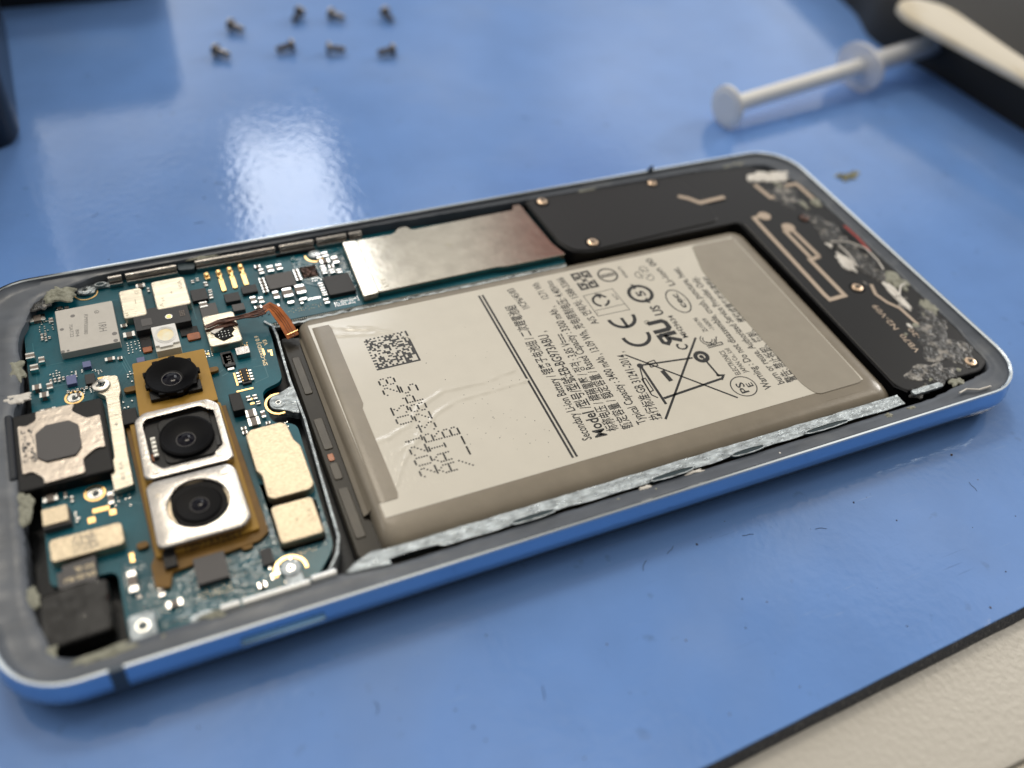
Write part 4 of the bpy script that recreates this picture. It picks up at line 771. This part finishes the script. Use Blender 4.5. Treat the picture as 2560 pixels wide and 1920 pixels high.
for k in range(70):
    x = random.gauss(67, 4); y = random.gauss(20, 8)
    if 60 < x < 72.5 and 12 < y < 45: b.disc(x, y, 0, random.uniform(.03, .08), TZ, TZ + .05, M_ink, 6)
o = b.build('ink_speck', battery); o['kind'] = 'stuff'

# ------------------------------------------------------------------ black lower cover with printed antennas
b = MB()
P = fillet([(91.2, 68.9), (92.0, 55.2), (93.4, 52.4), (96, 51.4), (126.8, 51.4), (127.9, 50.4), (127.6, 7.2), (128.6, 5.4), (131.5, 5.6), (143.6, 5.2), (147.0, 7.0), (147.4, 14), (147.2, 54), (144.4, 64), (139, 67.6), (127, 68.4)], 1.2)
b.prism(P, 3.5, 6.05, M_cover, .25); b.prism(fillet([(91.4, 68.8), (92.2, 55.4), (94, 52.4), (97, 51.8), (104, 52.0), (124, 52.8), (125, 60), (123, 67.2), (105, 68.2)], 1.5), 6.05, 6.25, M_cover, .15)
b.line([(127.2, 50.8), (127.4, 30), (127.2, 7), (128.4, 5.4)], .35, 6.1, M_blkg, False, .5)
cov = b.build('black_lower_cover', phone)
def trace(pts, wd, name='antenna_trace', z=6.085): b = MB(); b.line(pts, wd, z, M_cop, False, .05); return b.build(name, cov)
trace([(132.9, 51.9), (130.9, 51.6), (130.2, 29), (130.3, 27.6), (133.6, 27.7), (133.7, 37.9), (136.0, 38.1)], .85)
trace([(136.0, 38.1), (135.9, 46.2), (134.3, 46.4), (134.2, 38.5)], .8)
for x, y in ((133.2, 51.6), (135.6, 47.2)): b = MB(); b.disc(x, y, 0, 1.25, 6.0, 6.12, M_cop, 24); b.build('antenna_pad', cov)
trace([(137.47,61.11), (138.00,56.42), (142.72,56.31), (142.65,59.13), (146.02,58.95), (146.22,52.56)], .9)
trace([(120.24,61.68), (121.79,60.50), (123.22,58.63), (128.95,58.93)], .95, z=6.29)
cp_ = [(140.18,28.71), (139.21,26.26), (139.78,23.85), (140.96,21.91), (141.08,18.50), (141.41,15.39)]; trace(cp_, .6)
b = MB(); b.text('VB70  N2-V09', (136.39,12.10), (136.95,23.97), 1.15, 6.075, M_cop, .006); b.text('V9-20', (138.70,12.20), (138.97,17.22), 1.0, 6.075, M_cop, .006); b.build('moulded_marking', cov)
for (x, y), zz, m, r in (((94.30,67.23), 6.25, M_bscr, .95), ((97.83,53.57), 6.2, M_bscr, 1.0), ((117.52,66.93), 6.2, M_bscr, .85), ((137.08,28.72), 6.0, M_bscr, 1.0), ((143.37,7.42), 6.0, M_bscr, 1.0), ((140.42,48.74), 6.0, M_burn, .9)):
    b = MB(); b.disc(x, y, r * 1.05, r * 1.4, zz - .1, zz + .06, M_blkg, 26); b.build('screw_recess', cov); screwhead(x, y, zz - .08, r, m, parent=cov, rot=random.random())
# ------------------------------------------------------------------ adhesive residue on the ledge
def glue(L, m, name='adhesive_residue', seed=0):
    for k, (x, y, rx, ry, h) in enumerate(L):
        b = MB(); b.lump(x, y, 6.05 if y > 4 or x > 128 else 6.2, rx * 1.1, ry * 1.1, h * .45, m, .42, seed + k, 44, 10, 2.0); b.build(name, phone)
glue([(11.8, 66.2, 2.4, 1.9, .75), (5.2, 51.5, 1.0, 2.2, .5), (4.6, 26.5, .9, 2.6, .5), (5.0, 4.8, 1.3, 1.2, .3), (4.5, 12.8, .7, 1.2, .4), (11, 2.9, 3.2, .7, .3), (23.3, 3.6, 1.6, .5, .35), (138, 4.6, 1.2, .8, .5), (145.2, 28, 1.6, 2.3, .6), (146.3, 20.5, 1.2, 1.8, .5), (145.8, 52.5, 1.0, 1.3, .6), (138, 68.3, 4.2, 1.0, .5), (104, 68.9, 4.0, .5, .35), (33.8, 69.0, 2.0, .5, .3), (126.6, 2.4, .7, .35, .3), (122, 2.3, .6, .4, .4)], M_glue, seed=1)
glue([(4.6, 45.6, 1.9, .9, .5), (142.8, 25.2, .75, 4.4, .45), (139.6, 35.4, 1.1, 2.4, .6), (140.0, 63.0, 2.6, 1.5, .7), (144.0, 62.4, 2.4, 1.5, .7), (87.8, 2.9, 1.6, .35, .3), (80, 2.8, 1.0, .3, .3), (96, 3.9, .7, .4, .3)], M_gluew, seed=30)
glue([(141.5, 12.2, 3.6, 5.2, .35), (135.5, 7.4, 4.0, 2.2, .4), (143.0, 34.0, 2.2, 5.0, .6), (142.4, 43.5, 2.2, 5.6, .6), (141.0, 56, 2.6, 3.2, .35), (130.4, 4.8, 1.6, 1.0, .45), (144.4, 17.5, 1.8, 3.0, .4), (9.3, 65.0, 1.5, 1.4, .2)], M_glueg, seed=60)
random.seed(44)
for k in range(34):      # thin torn flakes along the right end
    t = random.random(); x = 141 + random.gauss(1.5, 1.6) if k < 24 else random.uniform(131, 144); y = 8 + 52 * t if k < 24 else random.uniform(5.6, 9.5)
    glue([(min(x, 146.5), y, random.uniform(.2, .8), random.uniform(.3, 1.6) if k < 24 else .4, random.uniform(.1, .35))], random.choice((M_glueg, M_glueg, M_glue, M_gluew)), 'adhesive_flake', 100 + k)
for k in range(16):
    x, y = random.choice(((random.uniform(2, 5.5), random.uniform(6, 60)), (random.uniform(6, 60), random.uniform(1.6, 3.4)), (random.uniform(60, 125), random.uniform(1.6, 2.4))))
    glue([(x, y, random.uniform(.12, .4), random.uniform(.12, .35), .12)], random.choice((M_glue, M_gluew)), 'adhesive_flake', 200 + k)
b = MB(); b.line([(145.6, 36), (146.1, 40), (146.0, 44)], .45, 6.62, M_red, False, .1); b.build('red_liner_shred', phone)
b = MB()
random.seed(12)
for pts in ([(142.24,24.03), (144.24,26.05), (145.62,26.44)], [(140.24,40.59), (143.35,39.52), (145.28,36.84), (145.14,33.40), (144.36,30.78)], [(140.87,39.20), (140.95,36.40), (140.19,32.91)], [(135.66,2.04), (137.40,2.37), (139.33,1.59), (141.75,1.57)]):
    b = MB(); b.tube([(p[0], p[1], 6.7 + .1 * random.random()) for p in pts], .16, M_gluew, 7); b.build('adhesive_string', phone)

# ------------------------------------------------------------------ loose screws on the mat
def make_screw(loc, yaw, pitch, label):
    t = empty('tiny_screw', loc, label, 'screw', 'eight loose screws laid out on the mat', (0, pitch, yaw)); t.scale = (1.2, 1.2, 1.2)
    b = MB(); b.lathe([(1.05, 1.0), (1.15, 1.15), (1.15, 1.45), (.85, 1.65), (.3, 1.6), (.15, 1.4)], 0, 0, M_scrl, 22); b.line([(-.6, 0), (.6, 0)], .22, 1.66, M_slot); b.line([(0, -.6), (0, .6)], .22, 1.665, M_slot); h = b.build('head'); h.parent = t
    b = MB(); prof = [(.35, -1.9)]
    for k in range(12): prof += [(.62, -1.75 + k * .23), (.48, -1.64 + k * .23)]
    b.lathe(prof + [(.5, 1.0)], 0, 0, M_scrl, 16); b.disc(0, 0, 0, .35, -1.95, -1.9, M_scrl, 12); h = b.build('threaded_shank'); h.parent = t
    return t
SC = [((57.41,158.07), 2.2, 1.5, 'small screw with its head towards the upper left, left end of the back row'), ((51.75,146.53), 2.25, 1.52, 'small screw leaning diagonally, left end of the front row'), ((72.74,160.95), .9, 1.35, 'small stubby looking screw, second from left in the back row'), ((81.74,159.02), 2.3, 1.5, 'small slanted screw, third from left in the back row'),
      ((94.00,156.38), 1.75, 1.4, 'small screw pointing at the phone, right end of the back row'), ((66.18,145.80), 0.15, 1.45, 'small screw lying sideways, second from left in the front row'), ((76.80,142.54), 2.9, 1.45, 'small screw tilted sideways, third from left in the front row'), ((88.05,138.78), .1, 1.5, 'small screw lying flat, right end of the front row')]
# yaw: direction the head points in the mat plane; pitch tips the axis over
for (p, yaw, pt, lb) in SC: make_screw((p[0], p[1], 1.35), yaw, pt, lb)

# ------------------------------------------------------------------ syringe
p0 = Vector((*(150.97,90.91), 4.5)); p1 = Vector((*(192.79,97.41), 5.6)); p2 = Vector((*(226.61,105.97), 5.8))
d = (p1 - p0).normalized(); sy = empty('plastic_syringe', tuple(p0), 'white plastic syringe lying on the blue mat with its round plunger end facing the phone', 'syringe')
def axial(b, prof, m, n=32, cap=True, sc_=(1, 1)):
    a = d.cross(Vector((0, 0, 1))).normalized(); u = a.cross(d); vs = []; fs = []
    for t, r in prof:
        c = p0 + d * t; vs += [c + (a * math.cos(2 * math.pi * k / n) * sc_[0] + u * math.sin(2 * math.pi * k / n) * sc_[1]) * r for k in range(n)]
    for i in range(len(prof) - 1):
        for k in range(n): fs.append((i * n + k, (i + 1) * n + k, (i + 1) * n + (k + 1) % n, i * n + (k + 1) % n))
    if cap: fs += [tuple(range(n)), tuple(reversed(range(len(vs) - n, len(vs))))]
    b.add(vs, fs, m)
LN = (p1 - p0).length; L2 = LN + (p2 - p1).length + 22
b = MB(); axial(b, [(-.6, 4.4), (-.5, 4.7), (.2, 4.75), (.5, 4.5)], M_wht); axial(b, [(-.75, 3.5), (-.6, 3.7)], M_wht); q = b.build('thumb_disc'); q.parent = sy; q.location = -p0 * S
b = MB(); axial(b, [(.4, 2.3), (1.2, 1.9), (LN, 1.9), (L2 - 8, 1.9)], M_wht); axial(b, [(.4, .45), (LN, .45)], M_wht, sc_=(4.4, 1)); q = b.build('plunger_rod'); q.parent = sy; q.location = -p0 * S
b = MB(); axial(b, [(LN - .5, 5.7), (LN - .4, 5.9), (LN + .7, 5.9), (LN + .8, 5.7)], M_whitesee, sc_=(1.15, .92)); axial(b, [(LN + .8, 2.9), (LN + 3, 2.5), (L2, 2.5)], M_whitesee, cap=False); q = b.build('barrel'); q.parent = sy; q.location = -p0 * S

# ------------------------------------------------------------------ black case with a pale stick on it
b = MB(); c0 = (262, 130)
P = fillet([(222, 132), (216, 120), (216, 112), (219.5, 100), (221.5, 75), (227, 20), (330, 10), (330, 210), (236, 210)], 4)
b.loops([(P, 0.02), (P, 12.2), (inset(P, .8), 13)], M_case); b.build('black_case', None, 'black plastic case standing at the top right corner behind the syringe', 'case', origin=(262, 110, 0), smooth=50)
b = MB(); a0 = Vector((210.0, 108.5)); a1 = Vector((221.5, 40)); n_ = (a1 - a0).normalized(); s_ = Vector((-n_.y, n_.x)); wd = 4.3
P = fillet([(206.8, 102.4), (212.5, 69.6), (217, 40), (225, 40), (220.5, 77), (222.4, 104), (217, 111), (209.5, 109.5)], 3.5)
b.prism(P, 13.03, 14.7, M_wood, .5, bot=True); b.build('wooden_stick', None, 'pale wooden stick with a rounded end lying on the black case', 'stick', origin=(a0.x, a0.y, 13), smooth=50)
# ------------------------------------------------------------------ dark objects at the top left
b = MB(); P = rr(-60, 119.5, 9.0, 175, 5, 6); b.loops([(inset(P, .8), .02), (P, 1.4), (inset(P, .4), 60), (inset(P, 4), 64)], M_navy, True); b.build('tool_holder', None, 'tall navy black tool holder with a rounded corner at the left edge', 'tool holder', origin=(-25, 150, 0), smooth=60)
b = MB(); P = rr(-30, 181, 46, 215, 8, 6); b.loops([(P, .02), (P, 28), (inset(P, 3), 31)], M_case, True); b.build('storage_box', None, 'low black storage box just visible along the top edge behind the screws', 'box', origin=(40, 185, 0))

# ------------------------------------------------------------------ crumbs and lint
b = MB(); p = (166.09,65.23); b.lump(p[0], p[1], 0, 2.6, 1.3, .7, M_crumb, .8, 3, 30, 8); b.build('glue_crumb', None, 'yellowish crumb of dry glue on the mat right of the phone corner', 'crumb', origin=(p[0], p[1], 0))
b = MB(); random.seed(31)
for k in range(200):
    x = random.uniform(-10, 190); y = random.uniform(-29, 150) if k < 130 else random.uniform(-29, -2)
    if -2 < x < 152 and -2 < y < 73: continue
    if y < edge(x) + 1: continue
    r = random.uniform(.05, .17) * (1.8 if random.random() < .12 else 1)
    if random.random() < .86: b.lump(x, y, 0.004, r * .8 * random.uniform(.8, 1.5), r, r * .5, random.choice((M_dust, M_dust, M_dustb)), .5, k, 8, 3)
    else:
        a = random.uniform(0, 6.3); pts = [(x, y, .05)]
        for s_ in range(5): a += random.uniform(-.5, .5); pts.append((pts[-1][0] + .35 * math.cos(a), pts[-1][1] + .35 * math.sin(a), .05))
        b.tube(pts, .03, M_dust, 4)
b.build('lint', kind='stuff')
